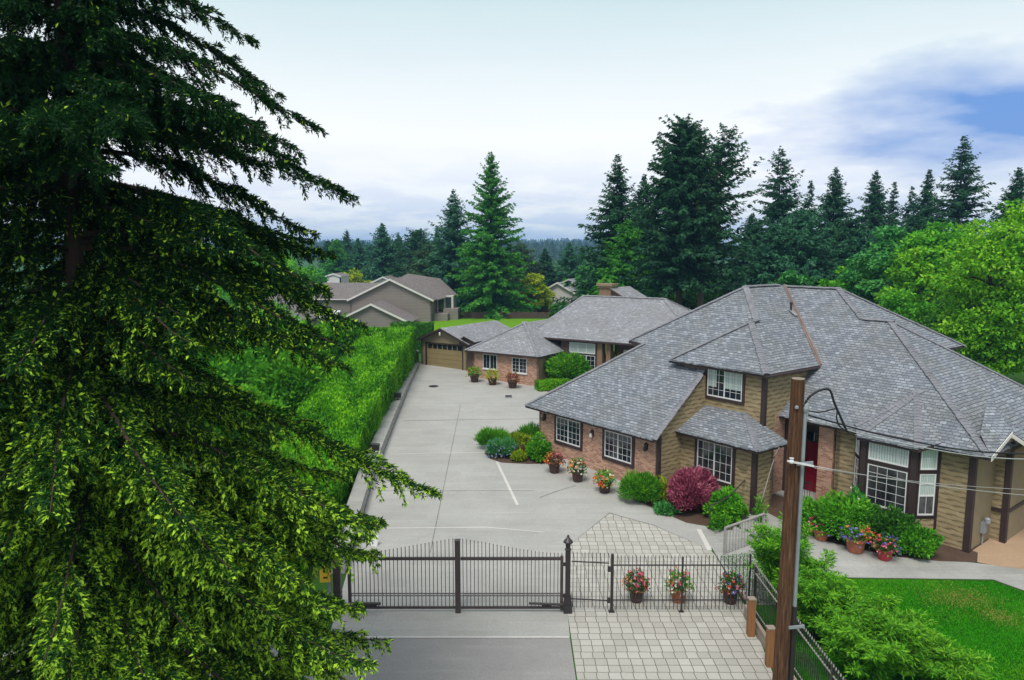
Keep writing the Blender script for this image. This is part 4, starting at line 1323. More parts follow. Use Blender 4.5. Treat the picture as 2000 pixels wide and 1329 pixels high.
for i, (y, h, lab) in enumerate(((19.42, 1.12, 'brown timber bollard nearer the gate fence'), (17.9, 1.08, 'brown timber bollard nearer the utility pole, farther from the gate'))):
    t = thing('timber_post', lab, 'post', (6.86, y, 0), 0, 'timber posts beside the paved walk')
    mb = MB(); mb.box((6.86, y, h / 2), (.19, .19, h)); mb.build('shaft', M['post'], t, bevel=.01)
    mb = MB(); mb.prism([(6.755, y - .105, h), (6.965, y - .105, h), (6.965, y + .105, h), (6.755, y + .105, h)], (0, 0, .03)); mb.build('cap', M['timber'], t)
te = thing('timber_edging', 'grey weathered timber edging boards at the foot of the side fence', 'edging', (7.06, 15, 0))
for k, z in enumerate((.0, .19)):
    mb = MB(); mb.obox((7.02 + .012 * k, 6.0, z), (.09, 0, 0), (0, 14.55, 0), (0, 0, .18)); mb.build('board', M['timber'], te)

kp = thing('gate_keypad', 'yellow keypad box on a pale post left of the driveway gate', 'keypad', (-5.62, GY - .3, 0))
mb = MB(); mb.box((-5.50, GY - .2, .75), (.09, .09, 1.5)); mb.build('post', M['grey_metal'], kp)
mb = MB(); mb.box((-5.60, GY - .32, 1.38), (.30, .14, .46)); mb.build('box', M['yellow'], kp, bevel=.015)
mb = MB(); mb.box((-5.58, GY - .395, 1.50), (.13, .012, .07)); mb.box((-5.58, GY - .395, 1.30), (.13, .012, .05)); mb.build('button_panel', M['black'], kp)

# ------------------------------------------------------------------ utility pole and its lines
UX, UYY = 5.32, 13.2
up_ = thing('utility_pole', 'weathered brown wooden utility pole with a grey conduit on its right side', 'utility pole', (UX, UYY, 0))
mb = MB()
n = 15
mb.tube([(UX - .06 + .006 * k, UYY, 8.62 * k / n) for k in range(n + 1)], [.155 - .0022 * k for k in range(n + 1)], 20)
pm, t = new_mat('weathered_pole_wood')
v = t.n('ShaderNodeTexCoord').outputs['Object']
v2 = t.n('ShaderNodeMapping', {'Vector': v, 'Scale': (16, 16, .7)}).outputs[0]
a_ = t.noise(v2, 2.6, 8, .7); b2 = t.noise(v, 3.2, 5, .6)
cc = t.ramp(a_, [(.34, (.016, .010, .008)), (.46, (.085, .042, .024)), (.58, (.150, .078, .042)), (.74, (.34, .23, .145))])
cc = t.mix(t.ramp(b2, [(.45, 0), (.75, .6)]), cc, (.12, .055, .025))
finish(t, cc, .9, a_, 1.0, .05, spec=.2)
mb.build('pole_shaft', pm, up_, smooth=False)
mb = MB(); mb.lathe((UX + .03, UYY, 8.621), [(.118, 0), (.118, .012)], 20); mb.build('cut_top', M['timber'], up_)
mb = MB(); mb.tube([(UX + .170, UYY - .02, 0), (UX + .170, UYY - .02, 4.15)], .052, 12); mb.build('conduit', M['black'], up_)
mb = MB(); mb.tube([(UX + .170, UYY - .02, 4.15), (UX + .180, UYY - .02, 8.05)], .040, 12)
mb.lathe((UX + .181, UYY - .02, 8.0), [(.06, 0), (.075, .06), (.06, .16), (.02, .2)], 12)
mb.build('conduit', M['grey_metal'], up_)
for z in (3.75, 7.0):
    mb = MB(); mb.obox((UX + .02, UYY - .17, z), (.30, 0, .03), (0, .03, 0), (0, 0, .055)); mb.build('strap', M['grey_metal'], up_)
mb = MB(); mb.obox((UX - .17, UYY - .19, 7.08), (.50, 0, -.10), (0, .03, 0), (0, 0, .035))
mb.lathe((UX - .10, UYY - .20, 7.06), [(.04, 0), (.05, .03), (.03, .07), (.045, .10)], 10)
mb.build('bracket', M['white'], up_)
mb = MB(); mb.lathe((UX - .03, UYY - .14, 8.08), [(.0, 0), (.035, .01), (.035, .05), (.0, .07)], 10); mb.build('bolt', M['grey_metal'], up_)

def cable(name, label, pts, rad, mat, sag=0.0, n=14, group=None):
    P_ = []
    pts = [Vector(p) for p in pts]
    if sag and len(pts) == 2:
        for k in range(n + 1):
            f = k / n
            P_.append(pts[0].lerp(pts[1], f) - UP * sag * 4 * f * (1 - f))
    else:
        ext = [pts[0]] + pts + [pts[-1]]
        for i in range(1, len(ext) - 2):
            for k in range(6):
                f = k / 6
                a, b, c, d = ext[i - 1], ext[i], ext[i + 1], ext[i + 2]
                P_.append(.5 * ((2 * b) + (c - a) * f + (2 * a - 5 * b + 4 * c - d) * f * f + (3 * b - a - 3 * c + d) * f ** 3))
        P_.append(pts[-1])
    mb = MB(); mb.tube(P_, rad, 6)
    o = mb.build(name, M[mat], None, smooth=True)
    return tag(o, label, 'pipe' if 'pipe' in name else 'cable', group)
# service drop runs from the weatherhead past the camera's right to the next house
cable('service_cable', 'black twisted service cable sagging from the pole towards the right edge', [(UX + .25, UYY, 7.93), (7.4, 13.6, 7.40), (9.6, 14.0, 6.98), (12.5, 14.6, 6.82), (15.5, 15.2, 6.86)], .017, 'cable')
cable('service_cable', 'bare grey messenger cable running just under the black service cable', [(UX + .25, UYY - .05, 7.86), (7.3, 13.5, 7.36), (9.6, 13.9, 6.90), (12.5, 14.5, 6.72), (15.5, 15.1, 6.74)], .011, 'cable_l')
cable('drip_loop', 'thick black drip loop arching off the pole top', [(UX + .14, UYY - .05, 8.10), (UX + .22, UYY - .06, 8.28), (UX + .42, UYY - .06, 8.42), (UX + .60, UYY - .06, 8.42), (UX + .70, UYY - .06, 8.18), (UX + .86, UYY - .05, 7.86), (UX + .98, UYY - .04, 7.62)], .022, 'cable')
cable('drip_loop', 'small black drip loop hanging beside the conduit head', [(UX + .24, UYY - .03, 8.02), (UX + .46, UYY - .05, 8.0), (UX + .74, UYY - .06, 8.06), (UX + .76, UYY - .06, 7.88), (UX + .84, UYY - .05, 7.72), (UX + 1.02, UYY - .04, 7.60)], .014, 'cable')
cable('phone_line', 'thin pale phone line from the white bracket to the right edge', [(UX + .33, UYY - .19, 7.0), (16.0, 15.0, 5.60)], .007, 'cable_l', sag=.25)
cable('phone_line', 'thinner pale phone line, second one under the white bracket', [(UX + .33, UYY - .19, 6.97), (16.0, 15.2, 5.95)], .005, 'cable_l', sag=.30)
cable('drain_pipe', 'thin grey drain pipe slanting from the little bay roof down to the path', [H.p(4.24, 2.5, 2.98), H.p(4.2, 2.2, 2.5), H.p(4.12, 1.3, .2)], .022, 'dull_rail')
# ------------------------------------------------------------------ vegetation
def unit(v): return v / (np.linalg.norm(v, axis=-1, keepdims=True) + 1e-9)

def blob_core(c, r, n=10, m=7, jit=.12, rng=None, tone=.25):
    """lumpy closed inner body that keeps a dense bush from being seen through"""
    V, Fq = [], []
    for j in range(m + 1):
        ph = math.pi * j / m
        for i in range(n):
            th = 2 * math.pi * i / n
            k = 1 + (rng.random() - .5) * 2 * jit
            V.append((c[0] + r[0] * k * math.sin(ph) * math.cos(th), c[1] + r[1] * k * math.sin(ph) * math.sin(th), c[2] + r[2] * k * math.cos(ph)))
    for j in range(m):
        for i in range(n):
            Fq.append((j * n + i, (j + 1) * n + i, (j + 1) * n + (i + 1) % n, j * n + (i + 1) % n))
    return V, Fq, np.full(len(Fq), tone)

def bush(name, label, cat, x, y, rx, ry, h, mat, n=2600, leaf=.10, wid=.5, seed=0, upright=.3, lump=.42, fl=None, group=None, z=None, tone=(0, 1), tip=0.0, cone=0.0, stems=True):
    """rounded shrub: stems and leaves thrown over a lumpy dome"""
    rng = np.random.default_rng(seed + 100)
    zg = (gz(y) if z is None else z) + .01
    t = thing(name, label, cat, (x, y, zg), 0, group)
    k = max(10, int(14 + n / 300))
    cd = unit(rng.normal(0, 1, (k, 3)) + [0, 0, .35]); 
    amp = rng.random(k) * lump
    th = rng.random(n) * 2 * np.pi
    cz = rng.random(n) * 1.55 - .55
    s = np.sqrt(np.clip(1 - cz ** 2, 0, 1))
    d = np.column_stack([s * np.cos(th), s * np.sin(th), cz])
    dots = d @ cd.T
    bump = (np.maximum(0, (dots - .80) / .2) * amp).max(1)
    rad = (.70 + bump) * (1 - .38 * rng.random(n) ** 1.6) + np.where(rng.random(n) < .08, .14 * rng.random(n), 0)
    hz = h * .5
    lobe = 1 + .13 * np.sin(2 * th + seed) + .09 * np.sin(3 * th + 2.3 * seed) + .08 * np.sin(5 * th + 4 * cz + seed)
    rad = rad * lobe
    shrink = 1 - cone * np.clip(d[:, 2], 0, 1)
    P = np.column_stack([d[:, 0] * rad * rx * shrink, d[:, 1] * rad * ry * shrink, np.maximum(.02 + .05 * rng.random(n), hz * .85 + d[:, 2] * rad * hz * 1.1)])
    P += [x, y, zg]
    D = unit(d + rng.normal(0, .5, (n, 3)) + [0, 0, upright])
    N = unit(d * .35 + rng.normal(0, .75, (n, 3)) + [0, 0, .4])
    clump = rng.random(k)[dots.argmax(1)]
    tn = np.clip(tone[0] + (tone[1] - tone[0]) * (.35 * clump + .65 * rng.random(n) ** 1.3), 0, 1)
    L = leaf * 1.25 * (.6 + .8 * rng.random(n))
    core = blob_core((x, y, zg + hz * .74), (rx * .50, ry * .50, hz * .70), rng=rng, tone=.15)
    leaves('foliage', FO[mat], P, D, N, L, L * wid, tn, t, root_loc(t), core)
    if stems:
        mb = MB()
        for i in range(6):
            an = rng.random() * 6.28; rr_ = rng.random()
            mb.tube([(x + .05 * math.cos(an), y + .05 * math.sin(an), zg - .05), (x + .3 * rx * rr_ * math.cos(an), y + .3 * ry * rr_ * math.sin(an), zg + h * .35),
                     (x + .72 * rx * rr_ * math.cos(an), y + .72 * ry * rr_ * math.sin(an), zg + h * .72)], [.022, .016, .006], 5)
        mb.build('stem', M['bark'], t)
    for (fm, cnt, size) in (fl or []):
        ii = rng.choice(n, cnt)
        leaves('flower', FO[fm], P[ii] + d[ii] * leaf * .6, unit(d[ii] + rng.normal(0, .6, (cnt, 3))), unit(rng.normal(0, 1, (cnt, 3)) + [0, -.4, .6]), size, size * .8, rng.random(cnt), t, root_loc(t))
    return t

# --- planters -----------------------------------------------------------
def planter(label, x, y, d_, ph, fh, potmat, flowers, seed, group, spread=1.0, z=None, foli='deep', band=True):
    zg = gz(y) + .02 if z is None else z
    t = thing('flower_pot', label, 'flower pot', (x, y, zg), 0, group)
    r = d_ / 2
    mb = MB()
    mb.lathe((x, y, zg), [(r * .66, 0), (r * .70, .02), (r * .94, ph * .82), (r * 1.04, ph * .84), (r * 1.06, ph), (r * .94, ph), (r * .9, ph * .9)], 20)
    mb.build('pot', M[potmat], t, smooth=False)
    mb = MB(); mb.lathe((x, y, zg + ph * .88), [(r * .9, 0), (r * .5, .05)], 16); mb.build('soil', M['soil'], t)
    rng = np.random.default_rng(seed + 900)
    n = 620
    th = rng.random(n) * 6.283; e = rng.random(n) ** .8 * 1.45 - .25
    d = np.column_stack([np.cos(th) * np.cos(e), np.sin(th) * np.cos(e), np.sin(e)])
    rad = .45 + .55 * rng.random(n)
    P = np.column_stack([d[:, 0] * rad * r * 1.55 * spread, d[:, 1] * rad * r * 1.55 * spread, ph * .95 + .05 + d[:, 2] * rad * fh]) + [x, y, zg]
    L = .085 * (.7 + .6 * rng.random(n)) * (d_ / .5) ** .5
    leaves('foliage', FO[foli], P, unit(d + rng.normal(0, .5, (n, 3)) + [0, 0, .2]), unit(rng.normal(0, .7, (n, 3)) + [0, 0, .6]), L, L * .55, rng.random(n), t, root_loc(t))
    for i, (fm, cnt, side) in enumerate(flowers):
        w_ = np.exp(2.2 * (d @ np.array(side))) if side else np.ones(n)
        w_ = w_ * (rad > .62)
        ii = rng.choice(n, cnt, p=w_ / w_.sum())
        Pf = P[ii] + d[ii] * (.05 + .04 * rng.random((cnt, 1)))
        # each bloom is three crossed petals
        Pf = np.repeat(Pf, 3, 0); df = np.repeat(d[ii], 3, 0)
        m_ = len(Pf); Lf = .075 * (.8 + .5 * rng.random(m_))
        leaves('flower', FO[fm], Pf, unit(df * .5 + rng.normal(0, .8, (m_, 3))), unit(df + rng.normal(0, .4, (m_, 3))), Lf, Lf * .95, rng.random(m_), t, root_loc(t))
    return t
GR = 'flower pots on the paving'
planter('dark pot of pink flowers behind the fence, nearest the foot gate', 3.92, 21.45, .50, .44, .50, 'darkpot', [('fl_pink', 46, (0, -.3, 1)), ('fl_red', 22, (1, 0, 0)), ('fl_orange', 12, (-1, -.5, 0))], 1, GR)
planter('terracotta pot of pale mixed flowers behind the fence post', 5.25, 21.45, .54, .46, .48, 'terra', [('fl_pink', 28, None), ('fl_white', 26, (0, -1, 0)), ('fl_orange', 14, (0, 0, 1))], 2, GR, foli='leaf')
planter('brown pot of red and violet flowers in the fence corner', 6.86, 21.35, .50, .44, .50, 'darkpot', [('fl_pink', 26, (1, 0, 0)), ('fl_blue', 16, (1, 0, .6)), ('fl_red', 12, (-1, -1, 0)), ('fl_white', 10, (0, -1, -.6))], 3, GR)
planter('dark pot with orange and pink blooms beside the garden bed and brick wall', 2.03, 33.35, .60, .50, .46, 'darkpot', [('fl_orange', 26, (-1, 0, 0)), ('fl_pink', 30, (1, 0, .3))], 4, GR, foli='red_leaf')
planter('dark pot between the other two at the brick wall, with cream blooms', 3.04, 32.2, .58, .48, .60, 'darkpot', [('fl_red', 14, (0, 0, 1)), ('fl_white', 22, (0, -1, 0)), ('fl_orange', 20, (-1, 0, 0))], 5, GR)
planter('dark pot spilling orange flowers at its left, next to the round green bush', 4.12, 30.85, .62, .46, .56, 'darkpot', [('fl_orange', 34, (-1, -.5, -.5)), ('fl_red', 16, (-1, -1, -.4)), ('fl_white', 8, (0, -1, 0))], 6, GR, foli='leaf')
planter('brown pot of rusty flowers nearest the garage at the back brick wall', -2.79, 52.6, .72, .55, .62, 'darkpot', [('fl_red', 18, (-1, 0, 0)), ('fl_orange', 10, None)], 7, GR, foli='leaf')
planter('dark pot of yellow green foliage under the back house windows', -1.43, 51.7, .70, .48, .70, 'darkpot', [('fl_orange', 5, None)], 8, GR, foli='leaf_y')
planter('brown pot with thin reddish flowers nearest the low box hedge', .04, 50.7, .72, .50, .62, 'darkpot', [('fl_pink', 18, None), ('fl_orange', 8, None)], 9, GR, foli='red_leaf')
planter('pot of pink geraniums and violets right behind the utility pole', 11.75, 26.1, .62, .42, .46, 'terra', [('fl_pink', 34, (-1, 0, .5)), ('fl_blue', 30, (1, 0, -.2)), ('fl_red', 14, (1, 0, .6))], 10, GR, foli='leaf')
planter('large terracotta pot with blue flowers left and red flowers right', 12.57, 25.1, .74, .54, .48, 'terra', [('fl_blue', 36, (-1, -.3, -.2)), ('fl_red', 44, (1, -.2, .2)), ('fl_orange', 30, (.3, 0, .8))], 11, GR, foli='leaf')
planter('red glazed pot of pink and violet flowers at the foot of the shrubs', 13.32, 24.5, .58, .40, .42, 'redpot', [('fl_blue', 36, (1, 0, .1)), ('fl_pink', 30, (-1, -.4, 0)), ('fl_red', 8, (0, 0, 1))], 12, GR)

# --- shrubs by the houses ----------------------------------------------
bush('burgundy_shrub', 'large clipped burgundy barberry shrub under the bay window', 'shrub', 7.42, 28.75, 1.10, 1.05, 2.0, 'purple', 9000, .13, .32, 1, upright=.9, lump=.12, tone=(.0, 1))
bush('round_bush', 'rounded bright green needle leaved bush at the garage wall corner', 'shrub', 5.55, 29.75, .92, .85, 1.35, 'shrub', 6000, .15, .16, 2, upright=.8, lump=.2)
bush('small_shrub', 'yellowish variegated shrub squeezed between green bush and burgundy shrub', 'shrub', 6.42, 29.8, .38, .38, 1.1, 'leaf_y', 800, .09, .5, 3)
bush('low_plant', 'low bluish green plant in front of the burgundy shrub', 'plant', 6.35, 28.55, .50, .42, .38, 'leaf_b', 700, .12, .4, 4, fl=[('fl_white', 12, .05)])
bush('leafy_shrub', 'deep green leafy shrub under the bay window behind the handrail', 'shrub', 8.75, 28.15, .95, .75, 1.05, 'leaf', 3600, .12, .5, 5)
bush('small_shrub', 'small bright green shrub at the foot of the handrail post', 'shrub', 8.15, 27.1, .40, .36, .55, 'shrub', 900, .10, .5, 6)
bush('young_shrub', 'spindly light green young shrub by the entry steps', 'shrub', 9.9, 27.6, .26, .26, 1.15, 'shrub', 150, .12, .4, 7, lump=.5)
bush('foundation_shrub', 'tallest shrub under the bay window, flecked with pale blossom', 'shrub', 12.6, 26.05, 1.15, .95, 1.75, 'leaf', 5200, .12, .45, 8, fl=[('fl_white', 40, .06)])
bush('foundation_shrub', 'broad deep green shrub under the right part of the bay window', 'shrub', 13.75, 25.55, 1.05, .9, 1.45, 'deep', 5200, .13, .45, 9)
bush('foundation_shrub', 'low spreading green shrub at the corner of the path, right of the red pot', 'shrub', 14.55, 24.95, .85, .75, 1.0, 'leaf', 4200, .12, .45, 10)
bush('foundation_shrub', 'small green shrub with yellow flowers left of the bay window', 'shrub', 11.65, 27.0, .75, .7, 1.25, 'leaf', 2600, .11, .4, 11, fl=[('fl_white', 18, .06)])
bush('window_plant', 'pale broad leaved plant standing tall in front of the bay window', 'plant', 13.05, 26.35, .38, .32, 1.95, 'leaf_b', 420, .20, .55, 12, fl=[('fl_white', 34, .10)])
# bed left of the brick wall
bush('lavender', 'grey blue flowering lavender mound at the tip of the bed', 'shrub', -.52, 35.75, .80, .62, .85, 'leaf_b', 3400, .20, .10, 13, upright=1.6, fl=[('lav', 300, .12)])
bush('ornamental_grass', 'long bladed green grass clump behind the lavender', 'grass', -.95, 37.0, .80, .6, .9, 'shrub', 2600, .28, .09, 14, upright=1.6)
bush('golden_shrub', 'yellow green low shrub in the middle of the bed', 'shrub', .25, 37.0, .85, .6, .85, 'leaf_y', 1500, .12, .4, 15, tone=(0, .55))
bush('rusty_shrub', 'low rust red shrub in the bed', 'shrub', .35, 35.9, .45, .4, .55, 'red_leaf', 900, .11, .4, 16)
bush('leafy_shrub', 'rounded bright green shrub against the corner of the brick wall', 'shrub', 1.35, 35.15, .72, .62, .98, 'shrub', 2800, .12, .5, 17)
bush('yellow_shrub', 'small yellow green shrub in front of the lavender, by the joint', 'shrub', .35, 35.05, .45, .35, .5, 'leaf_y', 700, .10, .5, 18, tone=(0, .6))
bush('white_shrub', 'cream flowered shrub touching the left edge of the brick wall', 'shrub', 1.45, 36.5, .45, .4, .95, 'leaf', 900, .10, .4, 19, fl=[('fl_white', 80, .09)])
bush('ornamental_grass', 'light green grass clump farthest back in the bed', 'grass', 1.0, 37.7, .62, .5, .95, 'shrub', 1600, .26, .09, 20, upright=1.6)
# back house
bush('rhododendron', 'large round rhododendron before the back house windows', 'shrub', 4.2, 51.8, 1.60, 1.3, 2.35, 'shrub', 6000, .20, .45, 21, lump=.2, fl=[('fl_orange', 30, .12)], tone=(.1, 1))
bush('golden_shrub', 'yellow green shrub by the back house entry, half behind the near roof', 'shrub', 7.6, 52.6, .85, .7, 2.3, 'leaf_y', 1800, .18, .45, 22)
bh = thing('box_hedge', 'low clipped box hedge at the corner of the back house', 'hedge', (2.7, 50.2, gz(50)))
def box_foliage(name, mat, path, hw, hfun, z0fun, n, leaf, seed, parent, side=1.0, tone_hi=1.0):
    """clipped hedge: leaves over the faces of a long box that follows a path"""
    rng = np.random.default_rng(seed)
    path = np.array(path, float)
    seg = np.linalg.norm(np.diff(path, axis=0), axis=1); cum = np.concatenate([[0], np.cumsum(seg)])
    def at_(s):
        x = np.interp(s, cum, path[:, 0]); y = np.interp(s, cum, path[:, 1])
        e = 1e-2
        tx = np.interp(s + e, cum, path[:, 0]) - np.interp(s - e, cum, path[:, 0]); ty = np.interp(s + e, cum, path[:, 1]) - np.interp(s - e, cum, path[:, 1])
        l = np.hypot(tx, ty) + 1e-9
        return x, y, tx / l, ty / l
    s = rng.random(n) * cum[-1]
    x, y, tx, ty = at_(s)
    nx, ny = ty, -tx                       # right hand side of the path
    hh = hfun(y); zz0 = z0fun(y)
    per = hh * 2 + 2 * hw
    c = rng.random(n) * per
    onr, ontop = c < hh, (c >= hh) & (c < hh + 2 * hw)
    onl = ~onr & ~ontop
    lat = np.where(onr, hw, np.where(onl, -hw, c - hh - hw))
    zz = np.where(onr, c, np.where(onl, c - hh - 2 * hw, hh))
    rough = .05 * np.sin(s * 1.9 + lat) + .04 * np.sin(s * 5.3 + zz * 3) + rng.normal(0, .035, n) - .10 * rng.random(n)
    # rounded shoulders
    edge = np.clip((np.abs(lat) / hw - .75) * 4, 0, 1) * np.clip((zz / hh - .75) * 4, 0, 1)
    zz = zz + np.where(ontop, rough, 0) - .05 * edge
    lat = lat + np.where(onr, rough, 0) - np.where(onl, rough, 0) - np.sign(lat) * .04 * edge
    P = np.column_stack([x + nx * lat, y + ny * lat, zz0 + zz])
    out = np.where(ontop[:, None], np.array([[0, 0, 1.0]]), np.column_stack([nx, ny, 0 * nx]) * np.where(onr, 1, -1)[:, None])
    flat = (~ontop)[:, None]
    D = unit(out * np.where(flat, .12, .5) + rng.normal(0, .5, (n, 3)) * np.where(flat, .45, 1) + np.where(flat, [0, 0, .8], [0, 0, .45]))
    N = unit(out + rng.normal(0, .5, (n, 3)) * np.where(flat, .55, 1))
    L = leaf * (.7 + .6 * rng.random(n))
    tn = np.clip(.75 * rng.random(n) + .12 + .16 * np.sin(s * .9 + 2 * np.sin(lat * 2)), 0, 1)
    # solid inside
    m_ = 40
    ss = np.linspace(0, cum[-1], m_)
    X, Y, TX, TY = at_(ss)
    HH = hfun(Y) - .16; ZZ = z0fun(Y)
    V, Fq = [], []
    for i in range(m_):
        for (la, hz_) in ((hw - .16, 0), (hw - .16, 1), (-hw + .16, 1), (-hw + .16, 0)):
            V.append((X[i] + TY[i] * la, Y[i] - TX[i] * la, ZZ[i] + HH[i] * hz_ + (.0)))
    for i in range(m_ - 1):
        for k in range(4):
            a, b = i * 4 + k, i * 4 + (k + 1) % 4
            Fq.append((a, b, b + 4, a + 4))
    Fq.append((0, 1, 2, 3)); e = (m_ - 1) * 4; Fq.append((e + 3, e + 2, e + 1, e))
    return leaves(name, FO[mat], P, D, N, L, L * .5, tn, parent, root_loc(parent), (V, Fq, np.full(len(Fq), .3)))
box_foliage('foliage', 'hedge', [(1.75, 49.9), (4.3, 50.9)], .45, lambda y: 0 * y + .62, lambda y: 0 * y + gz(50.4), 4200, .10, 31, bh)
hd = thing('clipped_hedge', 'long tall clipped hedge with bright top running along the driveway', 'hedge', (-9.6, 40, gz(40)))
box_foliage('foliage', 'hedge', [(-8.95, 22.5), (-9.12, 30), (-9.50, 42), (-9.85, 58.5)], 1.95,
            lambda y: np.interp(y, [22, 31, 41, 57, 60], [1.25, 1.55, 2.35, 3.2, 3.2]), lambda y: np.array([gz(v) for v in np.atleast_1d(y)]) + .02, 90000, .16, 32, hd)
dh = thing('yew_bush', 'dark green clipped bush just behind the garage at the end of the hedge', 'shrub', (-9.4, 66, 1.62))
box_foliage('foliage', 'deep', [(-11.2, 66.5), (-7.4, 66.5)], 1.2, lambda y: 0 * y + 2.55, lambda y: 0 * y + 1.62, 7000, .2, 33, dh)
for i, (x, y, rx, h, mt, lab) in enumerate(((-14.2, 36, 2.4, 3.4, 'shrub', 'tall loose bright green shrub left of the hedge, nearest of its row'), (-13.6, 43, 2.2, 4.2, 'shrub', 'fresh green loose shrub left of the hedge, second of its row'),
        (-15.5, 49, 2.8, 4.8, 'hedge', 'broad lime green shrub left of the hedge below the low gabled house'), (-13.4, 55, 2.0, 4.6, 'hedge', 'bright rounded shrub touching the far end of the hedge'),
        (-18.5, 45, 2.8, 4.4, 'leaf', 'mid green shrub half hidden by spruce branches left of the hedge'), (-20.5, 58, 3.4, 5.0, 'leaf', 'wide leafy shrub before the grey gables'))):
    bush('tall_shrub', lab, 'shrub', x, y, rx, rx * .9, h, mt, 6500, .26, .5, 60 + i, lump=.5, group='shrubs beyond the hedge')
# airy shrubs inside the side fence: many arching stems, each feathered with small leaves
def feathery(name, label, x, y, r, h, mat, stems, seed, group):
    rng = np.random.default_rng(seed + 700)
    zg = gz(y) + .01
    t = thing(name, label, 'shrub', (x, y, zg), 0, group)
    P, D, N, L, T = [], [], [], [], []
    mb = MB()
    for i in range(stems):
        az = rng.random() * 6.283; reach = r * (.25 + .85 * rng.random() ** .7); hh = h * (.45 + .6 * rng.random())
        out = np.array([math.cos(az), math.sin(az), 0.])
        s = np.linspace(0, 1, 7)
        c = np.array([x, y, zg]) + out * .12 * rng.random() + out[None] * (reach * s ** 1.6)[:, None] + np.array([0, 0, 1.])[None] * (hh * (1.25 * s - .38 * s ** 3))[:, None]
        mb.tube([tuple(p) for p in c], list(np.linspace(.010, .003, 7)), 4, cap=False)
        m = int(150 * hh / 2 + 60)
        q_ = .18 + .82 * rng.random(m) ** .75
        b_ = np.column_stack([np.interp(q_, s, c[:, k]) for k in range(3)])
        a2 = rng.random(m) * 6.283
        lat = np.column_stack([np.cos(a2), np.sin(a2), .25 * rng.normal(0, 1, m)])
        b_ = b_ + lat * (.24 * rng.random(m) * (1.15 - .6 * q_))[:, None]
        P.append(b_); D.append(lat + out * .5 + rng.normal(0, .3, (m, 3)) + [0, 0, .15]); N.append(rng.normal(0, .45, (m, 3)) + [0, 0, 1])
        L.append(.15 * (.6 + .7 * rng.random(m))); T.append(np.clip(.25 * rng.random() + .25 * q_ + .55 * rng.random(m), 0, 1))
    L = np.concatenate(L)
    leaves('foliage', FO[mat], np.vstack(P), unit(np.vstack(D)), unit(np.vstack(N)), L, L * .24, np.concatenate(T), t, root_loc(t))
    mb.build('stem', M['bark'], t)
for i, (x, y, r_, h, lab) in enumerate(((8.30, 21.0, 1.0, 3.0, 'tallest feathery bright green shrub behind the fence corner'), (8.75, 19.3, 1.2, 2.35, 'feathery green shrub directly right of the utility pole'),
        (9.7, 18.3, 1.35, 1.85, 'middle feathery green shrub along the side fence by the lawn'), (9.0, 16.8, 1.25, 2.1, 'nearest feathery green shrub at the bottom beside the side fence'), (10.7, 17.1, 1.2, 1.25, 'lowest feathery green shrub spreading onto the lawn'))):
    feathery('feathery_shrub', lab, x, y, r_, h, 'shrub', 62, 80 + i, 'feathery shrubs inside the side fence')

# --- lawn blades ----------------------------------------------------------
rng = np.random.default_rng(77)
poly = np.array([(7.6, 14.5), (19, 14.5), (20, 18.8), (18.4, 19.4), (16.8, 21.7), (16.1, 22.85), (11.3, 23.0), (8.9, 25.1), (7.5, 24.7)])
def inside(px, py, poly):
    c = np.zeros(len(px), bool); j = len(poly) - 1
    for i in range(len(poly)):
        xi, yi = poly[i]; xj, yj = poly[j]
        c ^= ((yi > py) != (yj > py)) & (px < (xj - xi) * (py - yi) / (yj - yi + 1e-12) + xi)
        j = i
    return c
n = 120000
gx, gy_ = rng.uniform(7.5, 20, n), rng.uniform(14.5, 25.1, n)
k = inside(gx, gy_, poly)
bd_ = np.minimum(np.hypot((gx - 14.3) / 1.25, (gy_ - 21.65) / .85), np.hypot((gx - 14.8) / .7, (gy_ - 20.45) / .6))
k &= ~((bd_ < 1) & (rng.random(n) < .45 * np.clip(1.5 - 1.5 * bd_, 0, 1)))
gx, gy_ = gx[k], gy_[k]; n = len(gx)
g = leaves('lawn_grass', FO['grass'], np.column_stack([gx, gy_, [gz(v) + .008 for v in gy_]]), unit(rng.normal(0, .45, (n, 3)) + [0, 0, 1]), rng.normal(0, 1, (n, 3)), .055 * (.6 + .7 * rng.random(n)), .016,
       np.clip(.10 + .55 * rng.random(n) + .30 * np.sin(gx * .9 + 1.2 * np.sin(gy_ * .8)) * np.sin(gy_ * 1.1 + gx * .3) + .05 * (gy_ - 19), 0, 1))
ns_ = 4200
sx, sy = rng.normal(0, .55, ns_), rng.normal(0, .55, ns_)
first = rng.random(ns_) < .7
sx, sy = np.where(first, 14.3 + sx * 1.2, 14.8 + sx * .7), np.where(first, 21.65 + sy * .8, 20.45 + sy * .6)
kk = inside(sx, sy, poly); sx, sy = sx[kk], sy[kk]; ns_ = len(sx)
g2 = leaves('dry_grass', FO['straw'], np.column_stack([sx, sy, np.full(ns_, .014)]), unit(rng.normal(0, .7, (ns_, 3)) + [0, 0, .7]), rng.normal(0, 1, (ns_, 3)) + [0, 0, .5], .05 * (.6 + .7 * rng.random(ns_)), .017, rng.random(ns_))
tag(g2, 'straw coloured dry grass in the lawn', 'grass', kind='stuff')
tag(g, 'short bright lawn grass', 'grass', kind='stuff')

# --- trees ------------------------------------------------------------------
def px_place(px, py_top, depth):
    """a tree standing at a distance: its axis and its height from where its tip is seen"""
    d = Vector((0, math.cos(PITCH), -math.sin(PITCH))) + Vector((1, 0, 0)) * ((px - 1000) / F_PX) + Vector((0, math.sin(PITCH), math.cos(PITCH))) * ((664.5 - py_top) / F_PX)
    return d.x * depth / d.y, CAM_H + d.z * depth / d.y

